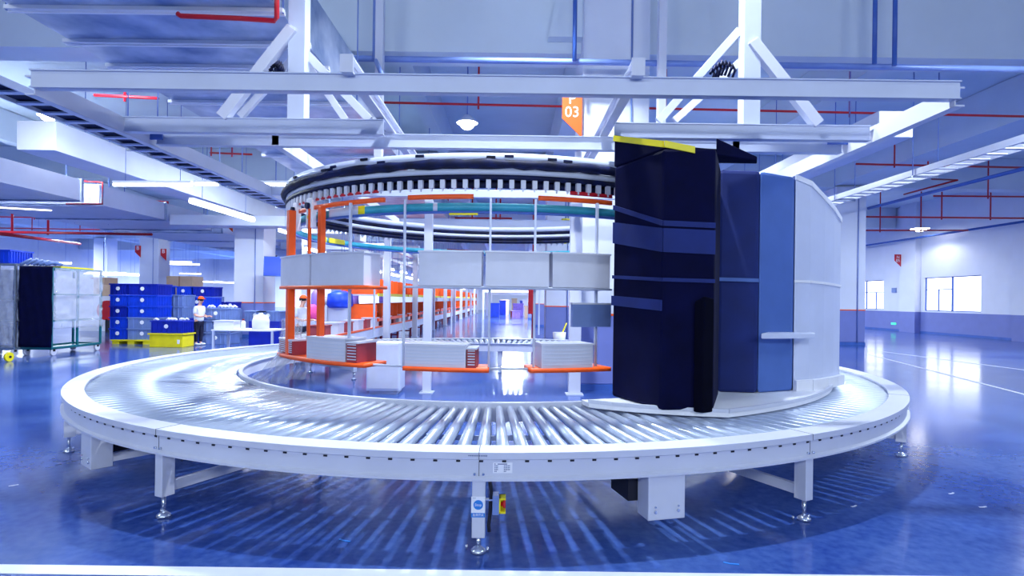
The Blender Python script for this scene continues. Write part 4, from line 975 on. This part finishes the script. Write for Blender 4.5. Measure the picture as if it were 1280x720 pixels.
# ================================================================== PEOPLE
def skin_mesh(name, verts, edges, m, parent, sub=2):
    me = bpy.data.meshes.new(name); me.from_pydata([v[:3] for v in verts], edges, []); me.update()
    o = bpy.data.objects.new(name, me); COL.objects.link(o); o.parent = parent
    md = o.modifiers.new('skin', 'SKIN'); md.use_smooth_shade = True
    sv = me.skin_vertices[0].data if me.skin_vertices else None
    for i, v in enumerate(verts):
        r = v[3]; sv[i].radius = (r, r) if not isinstance(r, tuple) else r
        sv[i].use_root = (i == 0)
    s = o.modifiers.new('subdivision', 'SUBSURF'); s.levels = sub; s.render_levels = sub
    me.materials.append(m); return o
def person(loc, rz, label, sc=1.0):
    e = empty('person', loc, label, 'person'); e.rotation_euler = (0, 0, rz); e.scale = (sc,)*3
    # faces +X; arms bent forward over the work
    V = [(0, 0, .95, .10), (0, 0, 1.12, .10), (.01, 0, 1.32, .12), (.03, 0, 1.45, .07), (.06, 0, 1.53, .055), (.09, 0, 1.62, .085), (.10, 0, 1.70, .075)]
    Ed = [(i, i+1) for i in range(6)]
    def chain(st, pts):
        j = st
        for q in pts: V.append(q); Ed.append((j, len(V)-1)); j = len(V)-1
        return j
    for s in (-1, 1):
        chain(0, [(0, s*.1, .88, .09), (.02, s*.11, .5, .06), (-.02, s*.11, .1, .042), (.02, s*.11, .045, .04), (.15, s*.12, .035, .032)])
        w_ = chain(2, [(.02, s*.17, 1.38, .06), (.02, s*.21, 1.1, .045), (.22, s*.17, 1.05, .036), (.30, s*.14, 1.07, .03), (.345, s*.13, 1.07, .03)])
        for f in range(4): o = (f-1.5)*.02; chain(w_, [(.40, s*.13+o, 1.068, .0095), (.435, s*.13+o, 1.055, .009), (.455+(.006 if f in (1, 2) else 0), s*.13+o, 1.035, .008)])
        chain(w_-1, [(.33, s*.14-s*.045, 1.065, .011), (.36, s*.14-s*.065, 1.055, .009)])
    skin_mesh('body', V, Ed, M['skin'], e)
    V2 = [(0, 0, .84, .165), (0, 0, .97, .175), (0, 0, 1.12, .175), (.01, 0, 1.33, .18), (.02, 0, 1.43, .1)]; E2 = [(0, 1), (1, 2), (2, 3), (3, 4)]
    for s in (-1, 1):
        n = len(V2); V2 += [(.02, s*.18, 1.38, .08), (.02, s*.215, 1.14, .068)]; E2 += [(3, n), (n, n+1)]
    skin_mesh('shirt', V2, E2, M['shirt'], e)
    V3 = [(0, 0, .93, .15), (0, 0, .86, .13)]; E3 = [(0, 1)]
    for s in (-1, 1):
        n = len(V3); V3 += [(.0, s*.1, .78, .11), (.02, s*.11, .48, .08), (-.02, s*.11, .1, .062)]; E3 += [(1, n), (n, n+1), (n+1, n+2)]
    skin_mesh('trousers', V3, E3, M['trousers'], e)
    def ball(name, c, r, m, zc=None):
        me = bpy.data.meshes.new(name); bm = bmesh.new(); bmesh.ops.create_uvsphere(bm, u_segments=20, v_segments=14, radius=1)
        for v in bm.verts: v.co = Vector((v.co.x*r[0]+c[0], v.co.y*r[1]+c[1], v.co.z*r[2]+c[2]))
        if zc is not None: bmesh.ops.delete(bm, geom=[v for v in bm.verts if v.co.z < zc], context='VERTS')
        for f in bm.faces: f.smooth = True
        bm.to_mesh(me); bm.free(); me.materials.append(m); o = bpy.data.objects.new(name, me); COL.objects.link(o); o.parent = e; return o
    ball('hair', (.065, 0, 1.675), (.108, .098, .115), M['hair'], 1.62)
    cp = ball('cap', (.085, 0, 1.70), (.118, .104, .105), M['cap'], 1.70)
    b = MB().prism([(.15, -.08), (.25, -.06), (.28, 0), (.25, .06), (.15, .08)], 1.695, 1.708); o = b.build('cap_brim', M['cap']); o.parent = cp
    ball('nose', (.185, 0, 1.615), (.022, .013, .02), M['skin'])
    for s in (-1, 1): ball('ear', (.085, s*.09, 1.62), (.022, .012, .03), M['skin']); ball('eye', (.172, s*.032, 1.645), (.008, .012, .007), M['dark'])
    ball('mouth', (.172, 0, 1.572), (.01, .025, .005), M['red'])
    for s in (-1, 1): ball('shoe', (.06, s*.115, .042), (.14, .05, .042), M['white'])
    return e
g = W(252, 430, 20.3); person((g.x, 20.1, 0), -.25, 'person in white T-shirt, dark trousers and orange cap leaning over grey crates', .955)
g = W(376, 400, 16.9); person((g.x, 16.9, 0), -.4, 'person in pale shirt and orange cap working behind the picking bench, seen through the carousel', 1.0)

# scraps on the floor
rr = random.Random(21)
for (px, py, m, lab) in ((430, 676, 'stopblue', 'small bright blue strip of tape on the floor under the conveyor'), (1068, 633, 'line', 'little pale scrap on the floor right of the right leg, farther one'), (1190, 617, 'line', 'tiny white scrap on the floor at the right'), (1229, 634, 'line', 'small white scrap on the floor near the right edge'), (914, 705, 'stopblue', 'small blue scrap on the floor at the bottom right of the middle'), (17, 607, 'line', 'small white scrap on the floor at the left edge')):
    g = GP(px, py, .002); T = Matrix.Translation(g) @ Matrix.Rotation(rr.uniform(-.9, .9), 4, 'Z')
    s = MB(); L = .05 if m == 'stopblue' else .035
    s.box(-L, 0, -.008, .008, 0, .002, T); s.box(-.005, L, -.008, .006, .0, .004, T @ Matrix.Rotation(.35, 4, 'Z'))
    tag(s.build('floor_scrap', M[m]), lab, 'scrap')
